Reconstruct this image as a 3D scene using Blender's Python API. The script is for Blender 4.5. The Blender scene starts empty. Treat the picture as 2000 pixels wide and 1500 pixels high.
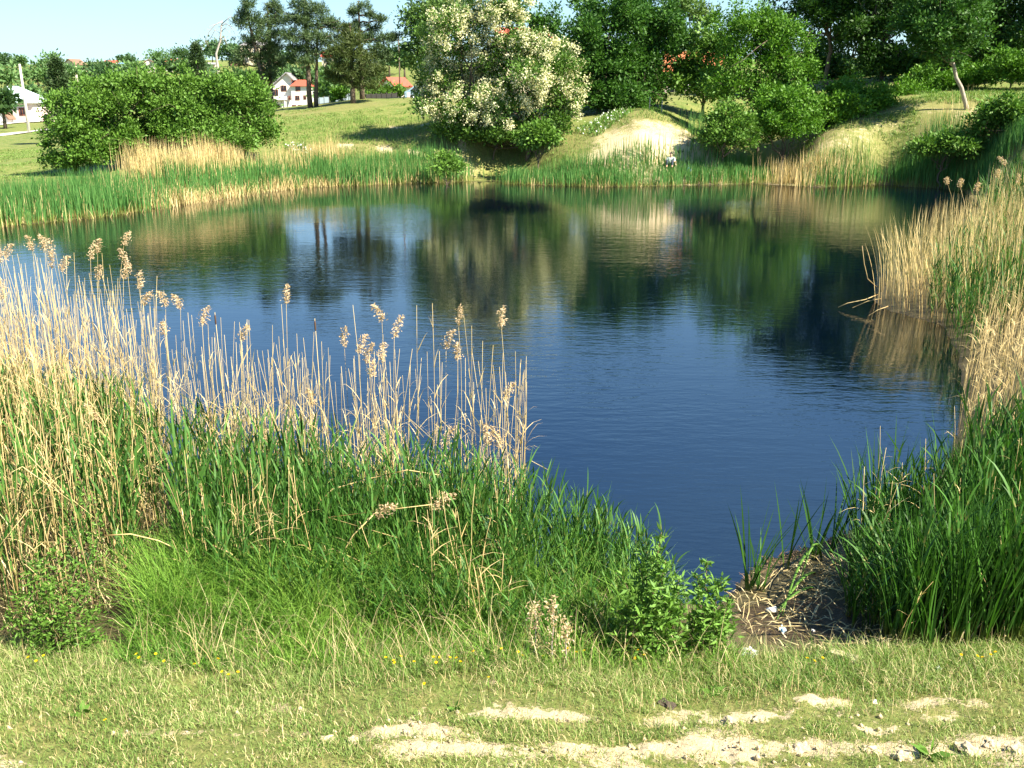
import bpy, bmesh, math, random
import numpy as np
from mathutils import Vector, Matrix

# ------------------------------------------------------------------ camera, sky, sun, exposure
scene = bpy.context.scene
COL = scene.collection
R = math.radians
CAM_H, PITCH, FPX = 5.0, R(16.26), 1920.0

cam_data = bpy.data.cameras.new('camera')
cam_data.sensor_width = 36.0
cam_data.lens = 36.0 * FPX / 2000.0
cam_data.clip_start, cam_data.clip_end = 0.05, 6000.0
cam = bpy.data.objects.new('camera', cam_data)
cam.location = (0, 0, CAM_H)
cam.rotation_euler = (R(90) - PITCH, 0, 0)
COL.objects.link(cam)
scene.camera = cam

SUN_ELEV, SUN_AZ = R(46), R(120)          # azimuth clockwise from +Y: sun to the right, a little behind the camera
world = bpy.data.worlds.new('World')
scene.world = world
world.use_nodes = True
wn, wl = world.node_tree.nodes, world.node_tree.links
wn.clear()
w_out = wn.new('ShaderNodeOutputWorld')
w_bg = wn.new('ShaderNodeBackground')
w_sky = wn.new('ShaderNodeTexSky')
w_sky.sky_type = 'NISHITA'
w_sky.sun_disc = False
w_sky.sun_elevation, w_sky.sun_rotation = SUN_ELEV, SUN_AZ
w_sky.air_density, w_sky.dust_density, w_sky.ozone_density = 1.0, 0.3, 3.5
w_tc = wn.new('ShaderNodeTexCoord')
w_map = wn.new('ShaderNodeMapping')
w_map.inputs['Scale'].default_value = (1.0, 1.0, 4.5)
w_noise = wn.new('ShaderNodeTexNoise')
w_noise.inputs['Scale'].default_value = 2.2
w_noise.inputs['Detail'].default_value = 6.0
w_noise.inputs['Roughness'].default_value = 0.6
w_ramp = wn.new('ShaderNodeValToRGB')
w_ramp.color_ramp.elements[0].position, w_ramp.color_ramp.elements[1].position = 0.42, 0.80
w_ramp.color_ramp.elements[1].color = (0.25, 0.25, 0.25, 1)
w_mix = wn.new('ShaderNodeMixRGB')
w_mix.inputs['Color2'].default_value = (6.2, 7.3, 7.4, 1)
wl.new(w_tc.outputs['Generated'], w_map.inputs['Vector'])
wl.new(w_map.outputs['Vector'], w_noise.inputs['Vector'])
wl.new(w_noise.outputs['Fac'], w_ramp.inputs['Fac'])
wl.new(w_ramp.outputs['Color'], w_mix.inputs['Fac'])
wl.new(w_sky.outputs['Color'], w_mix.inputs['Color1'])
w_tint = wn.new('ShaderNodeMixRGB')          # the camera's cool white balance
w_tint.blend_type = 'MULTIPLY'
w_tint.inputs['Fac'].default_value = 1.0
w_tint.inputs['Color2'].default_value = (0.70, 1.0, 1.2, 1)
w_sep = wn.new('ShaderNodeSeparateXYZ')       # pale haze all round the horizon
wl.new(w_tc.outputs['Generated'], w_sep.inputs[0])
w_one = wn.new('ShaderNodeMath'); w_one.operation = 'SUBTRACT'; w_one.use_clamp = True
w_one.inputs[0].default_value = 1.0
wl.new(w_sep.outputs['Z'], w_one.inputs[1])
w_pow = wn.new('ShaderNodeMath'); w_pow.operation = 'POWER'; w_pow.inputs[1].default_value = 9.0
wl.new(w_one.outputs[0], w_pow.inputs[0])
w_hz = wn.new('ShaderNodeMixRGB'); w_hz.inputs['Color2'].default_value = (7.2, 6.6, 5.8, 1)
wl.new(w_pow.outputs[0], w_hz.inputs['Fac'])
wl.new(w_mix.outputs['Color'], w_hz.inputs['Color1'])
wl.new(w_hz.outputs['Color'], w_tint.inputs['Color1'])
wl.new(w_tint.outputs['Color'], w_bg.inputs['Color'])
w_bg.inputs['Strength'].default_value = 0.052
wl.new(w_bg.outputs['Background'], w_out.inputs['Surface'])

sun_data = bpy.data.lights.new('sun', 'SUN')
sun_data.energy, sun_data.angle, sun_data.color = 5.0, R(0.53), (1.0, 0.92, 0.76)
sun = bpy.data.objects.new('sun', sun_data)
to_sun = Vector((math.sin(SUN_AZ) * math.cos(SUN_ELEV), math.cos(SUN_AZ) * math.cos(SUN_ELEV), math.sin(SUN_ELEV)))
sun.rotation_euler = to_sun.to_track_quat('Z', 'Y').to_euler()
COL.objects.link(sun)

vs = scene.view_settings
vs.view_transform, vs.look, vs.exposure, vs.gamma = 'Standard', 'None', 1.75, 1.0
vs.use_curve_mapping = False
scene.cycles.max_bounces = 6
scene.cycles.diffuse_bounces = 2
scene.cycles.glossy_bounces = 3
scene.cycles.transmission_bounces = 4
scene.cycles.use_denoising = True

# ------------------------------------------------------------------ helpers
rng = np.random.default_rng(7)
random.seed(7)
SP, CP = math.sin(PITCH), math.cos(PITCH)

def ray(px, py):
    dx, dy = (px - 1000.0) / FPX, -(py - 750.0) / FPX
    return np.array([dx, CP + dy * SP, -SP + dy * CP])

def at(px, py, Y):                       # point on that line of sight at depth Y
    d = ray(px, py)
    return np.array([0, 0, CAM_H]) + d * (Y / d[1])

def gz(px, py, z=0.0):                   # point on that line of sight at height z
    d = ray(px, py)
    return np.array([0, 0, CAM_H]) + d * ((z - CAM_H) / d[2])

def mpp(Y):                              # metres per photo pixel at depth Y (far things)
    return Y / FPX / CP * 1.0

def smooth(a, b, x):
    t = np.clip((np.asarray(x, float) - a) / (b - a), 0, 1)
    return t * t * (3 - 2 * t)

def hash2(i, j, seed):
    n = (i * 374761393 + j * 668265263 + seed * 1442695041) & 0x7fffffff
    n = ((n ^ (n >> 13)) * 1274126177) & 0x7fffffff
    return ((n ^ (n >> 16)) & 0xffff) / 65535.0

def vnoise(x, y, seed=0):
    x, y = np.asarray(x, float), np.asarray(y, float)
    xi, yi = np.floor(x).astype(np.int64), np.floor(y).astype(np.int64)
    fx, fy = x - xi, y - yi
    fx, fy = fx * fx * (3 - 2 * fx), fy * fy * (3 - 2 * fy)
    a, b = hash2(xi, yi, seed), hash2(xi + 1, yi, seed)
    c, d = hash2(xi, yi + 1, seed), hash2(xi + 1, yi + 1, seed)
    return (a * (1 - fx) + b * fx) * (1 - fy) + (c * (1 - fx) + d * fx) * fy

def fbm(x, y, seed=0, oct=4):
    s, a, t = 0, 0.5, 0
    for k in range(oct):
        s = s + a * vnoise(np.asarray(x) * 2 ** k, np.asarray(y) * 2 ** k, seed + k)
        t += a
        a *= 0.5
    return s / t

def inside(P, poly):
    x, y = P[:, 0], P[:, 1]
    r = np.zeros(len(x), bool)
    n = len(poly)
    for i in range(n):
        x0, y0 = poly[i][:2]
        x1, y1 = poly[(i + 1) % n][:2]
        if y0 == y1:
            continue
        c = ((y0 > y) != (y1 > y)) & (x < (x1 - x0) * (y - y0) / (y1 - y0) + x0)
        r ^= c
    return r

def seg_dist(P, pts, closed=True):
    d = np.full(len(P), 1e9)
    n = len(pts)
    for i in range(n if closed else n - 1):
        a, b = np.array(pts[i][:2]), np.array(pts[(i + 1) % n][:2])
        ab = b - a
        t = np.clip(((P[:, 0] - a[0]) * ab[0] + (P[:, 1] - a[1]) * ab[1]) / (ab @ ab + 1e-9), 0, 1)
        dx, dy = P[:, 0] - a[0] - t * ab[0], P[:, 1] - a[1] - t * ab[1]
        d = np.minimum(d, np.hypot(dx, dy))
    return d

def wpoly(px, z=0.2):
    return [tuple(gz(x, y, z)[:2]) for x, y in px]

def sample(poly, n, r=rng):
    p = np.array([q[:2] for q in poly])
    lo, hi = p.min(0), p.max(0)
    out = np.zeros((0, 2))
    while len(out) < n:
        c = lo + r.random((n * 3 + 30, 2)) * (hi - lo)
        out = np.vstack([out, c[inside(c, poly)]])
    return out[:n]

# ------------------------------------------------------------------ terrain
SHORE_PX = [(-500, 540), (-200, 478), (0, 442), (80, 436), (150, 429), (230, 420), (300, 408), (380, 396), (450, 386), (520, 374),
            (600, 366), (700, 362), (800, 358), (900, 355), (912, 355), (940, 354), (960, 354), (982, 356), (992, 360), (1100, 363), (1200, 365),
            (1300, 363), (1400, 361), (1480, 358), (1510, 362), (1600, 366), (1700, 362), (1720, 360), (1745, 361), (1760, 365), (1840, 368),
            (1880, 372), (1910, 400), (1860, 450), (1800, 500), (1735, 550), (1705, 585), (1730, 606), (1790, 622), (1840, 636),
            (1870, 690), (1880, 780), (1860, 880), (1810, 955), (1740, 1005), (1650, 1040), (1570, 1070), (1500, 1090), (1455, 1122), (1425, 1160),
            (1390, 1185), (1330, 1180), (1200, 1140), (1000, 1100), (700, 1065), (450, 1020), (250, 960), (0, 900), (-300, 850), (-800, 800), (-1500, 700)]
SHORE = [tuple(gz(x, y, 0.0)[:2]) for x, y in SHORE_PX]

CTRL = []
def cz(px, py, z): CTRL.append(tuple(gz(px, py, z)))
def cy(px, py, Y): CTRL.append(tuple(at(px, py, Y)))
for c in [(-600, 1500, .55), (0, 1500, .55), (1000, 1500, .55), (2000, 1500, .6), (2600, 1500, .6), (-600, 1300, .3), (0, 1300, .3), (1000, 1300, .28), (1500, 1310, .2), (1560, 1230, .05),
          (2000, 1300, .3), (2600, 1250, .4), (2000, 1000, .3), (2400, 900, .5), (2000, 650, .4), (2200, 480, .8), (2000, 460, .4), (-500, 1000, .3), (0, 1050, .2)]:
    cz(*c)
for c in [(-400, 300, 70), (-900, 330, 60), (0, 345, 58), (60, 300, 85), (40, 262, 126), (40, 240, 150), (-400, 240, 150), (100, 215, 220), (-500, 215, 220), (250, 330, 58),
          (400, 310, 60), (300, 240, 110), (0, 150, 330), (300, 143, 350), (-500, 150, 350), (0, 128, 440), (300, 118, 440), (600, 150, 300), (650, 160, 250), (500, 130, 340),
          (505, 129, 300), (643, 129, 270), (570, 217, 240), (520, 216, 120), (620, 212, 110), (700, 200, 100), (570, 216, 200), (780, 196, 105), (530, 224, 82), (600, 216, 83), (660, 207, 83), (780, 198, 83), (850, 200, 80), (600, 292, 66), (700, 272, 68), (800, 250, 72), (560, 250, 73),
          (960, 300, 62.5), (960, 335, 60.3), (930, 272, 66), (1080, 272, 66), (1150, 240, 68), (950, 228, 76), (1270, 215, 67), (1180, 262, 64), (1350, 262, 64), (1270, 272, 62),
          (1270, 302, 60.3), (1400, 292, 61), (1270, 205, 76), (1480, 305, 61), (1500, 230, 75), (1600, 272, 64), (1600, 312, 60.5), (1700, 322, 60), (1700, 250, 64), (1800, 230, 64),
          (1885, 216, 64), (2000, 170, 72), (2000, 250, 56), (1900, 292, 56), (2150, 200, 60), (2300, 250, 45), (1800, 300, 58), (1200, 190, 120), (1600, 150, 100), (1900, 138, 100),
          (2300, 130, 100), (1300, 150, 200), (1900, 110, 300), (900, 180, 150), (-500, 170, 1200), (600, 172, 1200), (1500, 160, 1200), (2500, 165, 1200)]:
    cy(*c)
for px_, py_ in SHORE_PX:                # the bank starts low all along the far shore
    if py_ < 450 and 0 <= px_ < 1800:
        q_ = gz(px_, py_, 0); CTRL.append((q_[0], q_[1] + .6, .30))
CTRL = np.array(CTRL)

def tcoord(x, y):
    r = np.clip(np.hypot(x, y), 4.5, 1500)
    th = np.clip(np.arctan2(x, np.maximum(y, 0.5)), -1.1, 1.1)
    return np.stack([th * 1.6, np.log(r) * 1.0], -1)

def phi(d2):
    return 0.5 * d2 * np.log(d2 + 1e-12)

_c = tcoord(CTRL[:, 0], CTRL[:, 1])
_n = len(_c)
_A = np.zeros((_n + 3, _n + 3))
_A[:_n, :_n] = phi(((_c[:, None] - _c[None]) ** 2).sum(-1)) + np.eye(_n) * 1e-6
_A[:_n, _n] = 1
_A[:_n, _n + 1:] = _c
_A[_n:, :_n] = _A[:_n, _n:].T
_w = np.linalg.solve(_A, np.concatenate([CTRL[:, 2], np.zeros(3)]))

def ground_h(P):
    """height of the land (and the pond floor) under the points P (n,2)"""
    P = np.atleast_2d(np.asarray(P, float))
    out = np.zeros(len(P))
    for s in range(0, len(P), 20000):
        Q = P[s:s + 20000]
        q = tcoord(Q[:, 0], Q[:, 1])
        h = phi(((q[:, None] - _c[None]) ** 2).sum(-1)) @ _w[:_n] + _w[_n] + q @ _w[_n + 1:]
        d = seg_dist(Q, SHORE)
        ins = inside(Q, SHORE)
        r = np.hypot(Q[:, 0], Q[:, 1])
        h = np.maximum(h, 0.12)
        far = smooth(30, 50, r)
        h = h + far * (fbm(Q[:, 0] * .15, Q[:, 1] * .15, 3) - .5) * 0.5 * smooth(0, 6, d)
        width = 0.8 + far * 1.7
        land = h * smooth(0, 1, d / width) + 0.02
        near = 1 - smooth(9, 14, r)
        land = land + near * (fbm(Q[:, 0] * 1.3, Q[:, 1] * 1.3, 11) - .5) * 0.12 * smooth(0, 1, d)
        z = np.where(ins, -np.clip(d * 0.35, 0, 1.5) - 0.03, land)
        slope = 1 - smooth(1.2, 5.4, Q[:, 1])
        z = np.where(Q[:, 1] < 5.4, z * (1 - slope) + 3.4 * slope, z)
        out[s:s + 20000] = z
    return out

def on_ground(P):
    P = np.atleast_2d(np.asarray(P, float))[:, :2]
    return np.column_stack([P, ground_h(P)])

# ------------------------------------------------------------------ materials
MATS = {}
def new_mat(name):
    m = bpy.data.materials.new(name)
    m.use_nodes = True
    m.node_tree.nodes.clear()
    return m, m.node_tree.nodes, m.node_tree.links

def mix_rgb(nodes, links, fac, a, b, blend='MIX'):
    n = nodes.new('ShaderNodeMixRGB')
    n.blend_type = blend
    for s, v in (('Fac', fac), ('Color1', a), ('Color2', b)):
        if hasattr(v, 'links'):
            links.new(v, n.inputs[s])
        else:
            n.inputs[s].default_value = v if s == 'Fac' else (*v[:3], 1)
    return n.outputs['Color']

def noise(nodes, links, scale, detail=4, rough=.55, coord=None, dim=None):
    t = nodes.new('ShaderNodeTexNoise')
    t.inputs['Scale'].default_value = scale
    t.inputs['Detail'].default_value = detail
    t.inputs['Roughness'].default_value = rough
    if coord is not None:
        links.new(coord, t.inputs['Vector'])
    return t.outputs['Fac']

def ramp(nodes, links, fac, p0, p1, c0=(0, 0, 0), c1=(1, 1, 1)):
    r = nodes.new('ShaderNodeValToRGB')
    r.color_ramp.elements[0].position, r.color_ramp.elements[1].position = p0, p1
    r.color_ramp.elements[0].color, r.color_ramp.elements[1].color = (*c0, 1), (*c1, 1)
    links.new(fac, r.inputs['Fac'])
    return r.outputs['Color']

def leaf_mat(name, c0, c1, base=None, trans=0.2, rough=0.55, base_pos=(0.0, 0.35), tip=None, gloss=0.25):
    """foliage: colour varies leaf by leaf (attribute rnd); blades may be straw-coloured at the foot (attribute along)"""
    m, N, L = new_mat(name)
    a = N.new('ShaderNodeAttribute'); a.attribute_name = 'rnd'
    col = mix_rgb(N, L, a.outputs['Fac'], c0, c1)
    t = N.new('ShaderNodeAttribute'); t.attribute_name = 'along'
    if base is not None:
        k = ramp(N, L, t.outputs['Fac'], base_pos[0], base_pos[1], (1, 1, 1), (0, 0, 0))
        col = mix_rgb(N, L, k, col, base)
    if tip is not None:
        k = ramp(N, L, t.outputs['Fac'], 0.8, 1.0)
        col = mix_rgb(N, L, k, col, tip)
    p = N.new('ShaderNodeBsdfPrincipled')
    p.inputs['Roughness'].default_value = rough
    p.inputs['Specular IOR Level'].default_value = gloss
    L.new(col, p.inputs['Base Color'])
    tr = N.new('ShaderNodeBsdfTranslucent')
    bright = mix_rgb(N, L, 1.0, col, (1.25, 1.35, 0.7), 'MULTIPLY')
    L.new(bright, tr.inputs['Color'])
    mx = N.new('ShaderNodeMixShader'); mx.inputs['Fac'].default_value = trans
    L.new(p.outputs['BSDF'], mx.inputs[1]); L.new(tr.outputs['BSDF'], mx.inputs[2])
    o = N.new('ShaderNodeOutputMaterial'); L.new(mx.outputs['Shader'], o.inputs['Surface'])
    MATS[name] = m
    return m

def solid_mat(name, c0, c1=None, scale=3.0, rough=0.75, bump=0.0, spec=0.3, metal=0.0, bump_scale=None):
    m, N, L = new_mat(name)
    tc = N.new('ShaderNodeTexCoord')
    p = N.new('ShaderNodeBsdfPrincipled')
    f = noise(N, L, scale, 6, .6, tc.outputs['Object'])
    L.new(mix_rgb(N, L, ramp(N, L, f, .3, .7), c0, c1 or tuple(c * .75 for c in c0)), p.inputs['Base Color'])
    p.inputs['Roughness'].default_value = rough
    p.inputs['Specular IOR Level'].default_value = spec
    p.inputs['Metallic'].default_value = metal
    if bump:
        b = N.new('ShaderNodeBump'); b.inputs['Strength'].default_value = bump; b.inputs['Distance'].default_value = .03
        L.new(noise(N, L, bump_scale or scale * 4, 6, .6, tc.outputs['Object']), b.inputs['Height'])
        L.new(b.outputs['Normal'], p.inputs['Normal'])
    o = N.new('ShaderNodeOutputMaterial'); L.new(p.outputs['BSDF'], o.inputs['Surface'])
    MATS[name] = m
    return m

leaf_mat('shrub_leaf', (.065, .150, .016), (.125, .235, .035))
leaf_mat('acacia_leaf', (.05, .115, .014), (.10, .19, .028))
leaf_mat('acacia_blossom', (.60, .57, .32), (.76, .73, .48), trans=.25)
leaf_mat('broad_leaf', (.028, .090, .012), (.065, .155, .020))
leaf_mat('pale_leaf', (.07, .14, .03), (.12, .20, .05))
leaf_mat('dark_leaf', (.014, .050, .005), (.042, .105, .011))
leaf_mat('light_green_leaf', (.055, .150, .010), (.11, .23, .02))  # foliage that is light green by nature
leaf_mat('pine_needle', (.045, .085, .03), (.085, .13, .045), trans=.12)
leaf_mat('olive_needle', (.045, .07, .016), (.085, .115, .028), trans=.12)
leaf_mat('dark_conifer', (.030, .065, .022), (.06, .10, .03), trans=.1)
leaf_mat('far_leaf', (.075, .155, .045), (.13, .23, .075))
leaf_mat('far_dark_leaf', (.045, .10, .035), (.08, .15, .05))
leaf_mat('willow_leaf', (.085, .19, .025), (.15, .28, .05))
leaf_mat('weed_leaf', (.065, .145, .018), (.125, .24, .036))
leaf_mat('green_blade', (.016, .070, .009), (.105, .235, .044), base=(.20, .20, .05), base_pos=(0, .22), trans=.22)
leaf_mat('cattail_blade', (.012, .052, .006), (.072, .19, .026), base=(.22, .21, .06), base_pos=(0, .2), trans=.22)
leaf_mat('far_green_blade', (.050, .16, .035), (.12, .26, .065), base=(.26, .24, .06), base_pos=(0, .25), trans=.3)
leaf_mat('sedge_blade', (.045, .145, .012), (.20, .345, .05), base=(.09, .14, .03), trans=.22)
leaf_mat('short_grass_blade', (.10, .21, .03), (.27, .35, .105), base=(.14, .17, .05), trans=.3)
leaf_mat('straw_blade', (.46, .36, .17), (.66, .56, .33), trans=.2)
leaf_mat('dry_reed', (.49, .36, .14), (.72, .57, .29), base=(.34, .22, .09), base_pos=(0, .25), trans=.12)
leaf_mat('plume', (.46, .33, .19), (.66, .50, .33), trans=.3)
leaf_mat('far_dry_blade', (.46, .34, .14), (.66, .52, .26), base=(.30, .21, .09), base_pos=(0, .2), trans=.15)
leaf_mat('dandelion', (.85, .55, .01), (.95, .68, .02), trans=.15)
leaf_mat('white_petal', (.7, .72, .62), (.82, .82, .74), trans=.2)
solid_mat('bark', (.16, .12, .085), (.08, .06, .045), 6, .9, .6)
solid_mat('pale_bark', (.42, .36, .29), (.26, .22, .17), 6, .9, .5)
solid_mat('dead_wood', (.46, .41, .37), (.30, .26, .23), 6, .9, .4)
solid_mat('twig', (.20, .14, .08), (.13, .09, .05), 6, .9)
solid_mat('concrete_pole', (.62, .58, .50), (.48, .44, .38), 2, .85, .3)
solid_mat('white_wall', (.78, .72, .66), (.70, .63, .56), 1.2, .8)
solid_mat('pink_wall', (.80, .62, .56), (.72, .54, .48), 1.2, .8)
solid_mat('cream_wall', (.74, .62, .44), (.66, .54, .38), 1.2, .8)
solid_mat('red_roof', (.44, .10, .06), (.34, .07, .045), 4, .75, .4)
solid_mat('orange_roof', (.50, .17, .07), (.38, .12, .05), 4, .75, .4)
solid_mat('grey_roof', (.30, .29, .29), (.22, .21, .21), 4, .7, .4)
solid_mat('blue_roof', (.18, .30, .48), (.14, .24, .40), 4, .6)
solid_mat('pale_roof', (.50, .60, .62), (.42, .52, .54), 3, .55)
solid_mat('brown_roof', (.24, .14, .09), (.17, .10, .07), 4, .8)
solid_mat('window_pane', (.03, .035, .045), (.02, .02, .03), 1, .08, 0, .6)
solid_mat('brown_frame', (.22, .07, .035), (.16, .05, .03), 4, .6)
solid_mat('white_frame', (.75, .73, .70), None, 4, .6)
solid_mat('metal_sheet', (.42, .50, .58), (.34, .41, .48), 3, .5, .2)
solid_mat('dark_fence', (.05, .05, .05), (.08, .07, .06), 3, .7)
solid_mat('car_blue', (.30, .44, .56), (.27, .40, .52), 1, .3, 0, .5)
solid_mat('rubber', (.02, .02, .02), None, 3, .8)
solid_mat('chrome', (.5, .5, .5), None, 3, .35, 0, .5, .8)
solid_mat('lamp_glass', (.7, .7, .65), None, 3, .2)
solid_mat('shirt', (.80, .80, .80), (.70, .70, .72), 8, .85)
solid_mat('skin', (.55, .33, .22), (.50, .29, .19), 8, .6)
solid_mat('hair', (.025, .018, .014), None, 10, .6)
solid_mat('trousers', (.05, .06, .09), None, 8, .9)
solid_mat('blue_cloth', (.10, .22, .42), (.08, .17, .34), 6, .8)
solid_mat('plank_wood', (.62, .53, .34), (.50, .42, .26), 5, .8, .4)
solid_mat('white_plastic', (.80, .80, .77), (.70, .70, .66), 5, .4)
solid_mat('blue_plastic', (.25, .50, .72), (.55, .68, .80), 9, .35)
solid_mat('grey_plastic', (.62, .64, .60), (.50, .52, .48), 9, .35)
solid_mat('clod', (.52, .43, .28), (.40, .32, .20), 6, .95, .7)
solid_mat('dark_clod', (.09, .07, .05), (.05, .04, .03), 9, .95, .7)
solid_mat('paper', (.78, .76, .70), None, 5, .8)

# ground: pale soil, dry turf and green turf mixed by noise, zones from attributes
def ground_material():
    m, N, L = new_mat('ground_soil')
    geo = N.new('ShaderNodeNewGeometry')
    P = geo.outputs['Position']
    def attr(n):
        a = N.new('ShaderNodeAttribute'); a.attribute_name = n
        return a.outputs['Fac']
    n1 = noise(N, L, .35, 6, .6, P)
    n2 = noise(N, L, 2.5, 6, .65, P)
    n3 = noise(N, L, 14, 6, .7, P)
    n4 = noise(N, L, 60, 4, .7, P)
    grass = mix_rgb(N, L, ramp(N, L, n1, .35, .65), (.12, .18, .03), (.20, .225, .05))
    grass = mix_rgb(N, L, ramp(N, L, n2, .35, .7), grass, (.27, .245, .085))
    n5 = noise(N, L, .9, 5, .7, P)
    grass = mix_rgb(N, L, ramp(N, L, n5, .45, .62), grass, (.085, .15, .02))
    grass = mix_rgb(N, L, ramp(N, L, noise(N, L, 5.5, 5, .7, P), .5, .68), grass, (.30, .25, .11))
    grass = mix_rgb(N, L, ramp(N, L, n3, .40, .70), grass, (.07, .11, .018))
    soil = mix_rgb(N, L, ramp(N, L, n2, .3, .7), (.54, .45, .29), (.44, .35, .21))
    soil = mix_rgb(N, L, ramp(N, L, n3, .45, .75), soil, (.40, .31, .18))
    soil = mix_rgb(N, L, ramp(N, L, n4, .5, .8), soil, (.62, .53, .36))
    mud = mix_rgb(N, L, ramp(N, L, n3, .3, .7), (.045, .032, .02), (.10, .07, .04))
    dry = mix_rgb(N, L, ramp(N, L, n3, .3, .7), (.34, .27, .11), (.17, .16, .055))
    dry = mix_rgb(N, L, ramp(N, L, n4, .40, .62), dry, (.11, .13, .035))
    c = mix_rgb(N, L, attr('dry'), grass, dry)
    # soil shows through with a broken edge
    add = N.new('ShaderNodeMath'); add.operation = 'ADD'
    L.new(attr('sand'), add.inputs[0])
    mul = N.new('ShaderNodeMath'); mul.operation = 'MULTIPLY_ADD'
    L.new(n3, mul.inputs[0]); mul.inputs[1].default_value = 1.6; mul.inputs[2].default_value = -.8
    L.new(mul.outputs[0], add.inputs[1])
    add2 = N.new('ShaderNodeMath'); add2.operation = 'ADD'
    mul2 = N.new('ShaderNodeMath'); mul2.operation = 'MULTIPLY_ADD'
    L.new(n2, mul2.inputs[0]); mul2.inputs[1].default_value = .8; mul2.inputs[2].default_value = -.4
    L.new(add.outputs[0], add2.inputs[0]); L.new(mul2.outputs[0], add2.inputs[1])
    c = mix_rgb(N, L, ramp(N, L, add2.outputs[0], .42, .58), c, soil)
    c = mix_rgb(N, L, attr('mud'), c, mud)
    p = N.new('ShaderNodeBsdfPrincipled')
    L.new(c, p.inputs['Base Color'])
    L.new(ramp(N, L, attr('mud'), .55, 1.0, (.95, .95, .95), (.32, .32, .32)), p.inputs['Roughness'])
    p.inputs['Specular IOR Level'].default_value = .25
    b = N.new('ShaderNodeBump'); b.inputs['Strength'].default_value = .8; b.inputs['Distance'].default_value = .04
    L.new(n3, b.inputs['Height']); 
    b2 = N.new('ShaderNodeBump'); b2.inputs['Strength'].default_value = .7; b2.inputs['Distance'].default_value = .012
    L.new(n4, b2.inputs['Height']); L.new(b.outputs['Normal'], b2.inputs['Normal'])
    L.new(b2.outputs['Normal'], p.inputs['Normal'])
    o = N.new('ShaderNodeOutputMaterial'); L.new(p.outputs['BSDF'], o.inputs['Surface'])
    return m
GROUND_MAT = ground_material()

def water_material():
    m, N, L = new_mat('pond_water')
    geo = N.new('ShaderNodeNewGeometry')
    mp = N.new('ShaderNodeMapping')
    mp.inputs['Rotation'].default_value = (0, 0, R(12))
    mp.inputs['Scale'].default_value = (.8, 2.2, 1)
    L.new(geo.outputs['Position'], mp.inputs['Vector'])
    n1 = noise(N, L, 3.2, 3, .55, mp.outputs['Vector'])
    n2 = noise(N, L, 1.1, 3, .5, mp.outputs['Vector'])
    big = noise(N, L, .09, 3, .5, geo.outputs['Position'])
    calm = ramp(N, L, big, .38, .62, (.25, .25, .25), (1.3, 1.3, 1.3))
    hm = N.new('ShaderNodeMath'); hm.operation = 'MULTIPLY_ADD'
    L.new(n2, hm.inputs[0]); hm.inputs[1].default_value = 1.2; L.new(n1, hm.inputs[2])
    b = N.new('ShaderNodeBump')
    b.inputs['Distance'].default_value = .0055
    L.new(calm, b.inputs['Strength'])
    L.new(hm.outputs[0], b.inputs['Height'])
    p = N.new('ShaderNodeBsdfPrincipled')
    p.inputs['Base Color'].default_value = (.0004, .0022, .0070, 1)
    p.inputs['Roughness'].default_value = .02
    p.inputs['IOR'].default_value = 2.4
    L.new(b.outputs['Normal'], p.inputs['Normal'])
    o = N.new('ShaderNodeOutputMaterial'); L.new(p.outputs['BSDF'], o.inputs['Surface'])
    return m
WATER_MAT = water_material()

# ------------------------------------------------------------------ mesh and object helpers
def mesh_arrays(name, V, F, mat=None, attrs=None, smooth_shade=False):
    """V (n,3), F (m,3) or (m,4)"""
    V, F = np.asarray(V, np.float32), np.asarray(F, np.int32)
    me = bpy.data.meshes.new(name)
    k = F.shape[1]
    me.vertices.add(len(V)); me.loops.add(F.size); me.polygons.add(len(F))
    me.vertices.foreach_set('co', V.ravel())
    me.loops.foreach_set('vertex_index', F.ravel())
    me.polygons.foreach_set('loop_start', np.arange(0, F.size, k, dtype=np.int32))
    if smooth_shade:
        me.polygons.foreach_set('use_smooth', np.ones(len(F), bool))
    me.update(calc_edges=True)
    for n, a in (attrs or {}).items():
        at_ = me.attributes.new(n, 'FLOAT', 'POINT')
        at_.data.foreach_set('value', np.asarray(a, np.float32))
    if mat is not None:
        me.materials.append(mat if not isinstance(mat, str) else MATS[mat])
    return me

def link(name, data, parent=None, label=None, cat=None, group=None, kind=None, loc=None, rot=None, scale=None):
    o = bpy.data.objects.new(name, data)
    COL.objects.link(o)
    if parent is not None:
        o.parent = parent
    if label: o['label'] = label
    if cat: o['category'] = cat
    if group: o['group'] = group
    if kind: o['kind'] = kind
    if loc is not None: o.location = loc
    if rot is not None: o.rotation_euler = rot
    if scale is not None: o.scale = scale if not isinstance(scale, (int, float)) else (scale,) * 3
    return o

class Soup:
    """triangles with per-vertex rnd and along values"""
    def __init__(s): s.V, s.F, s.r, s.t, s.n = [], [], [], [], 0
    def add(s, V, F, r, t):
        s.V.append(np.asarray(V, np.float32)); s.F.append(np.asarray(F, np.int64) + s.n); s.r.append(np.asarray(r, np.float32)); s.t.append(np.asarray(t, np.float32))
        s.n += len(V)
    def arrays(s): return np.concatenate(s.V), np.concatenate(s.F), np.concatenate(s.r), np.concatenate(s.t)
    def mesh(s, name, mat):
        V, F, r, t = s.arrays()
        return mesh_arrays(name, V, F, mat, {'rnd': r, 'along': t})

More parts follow.
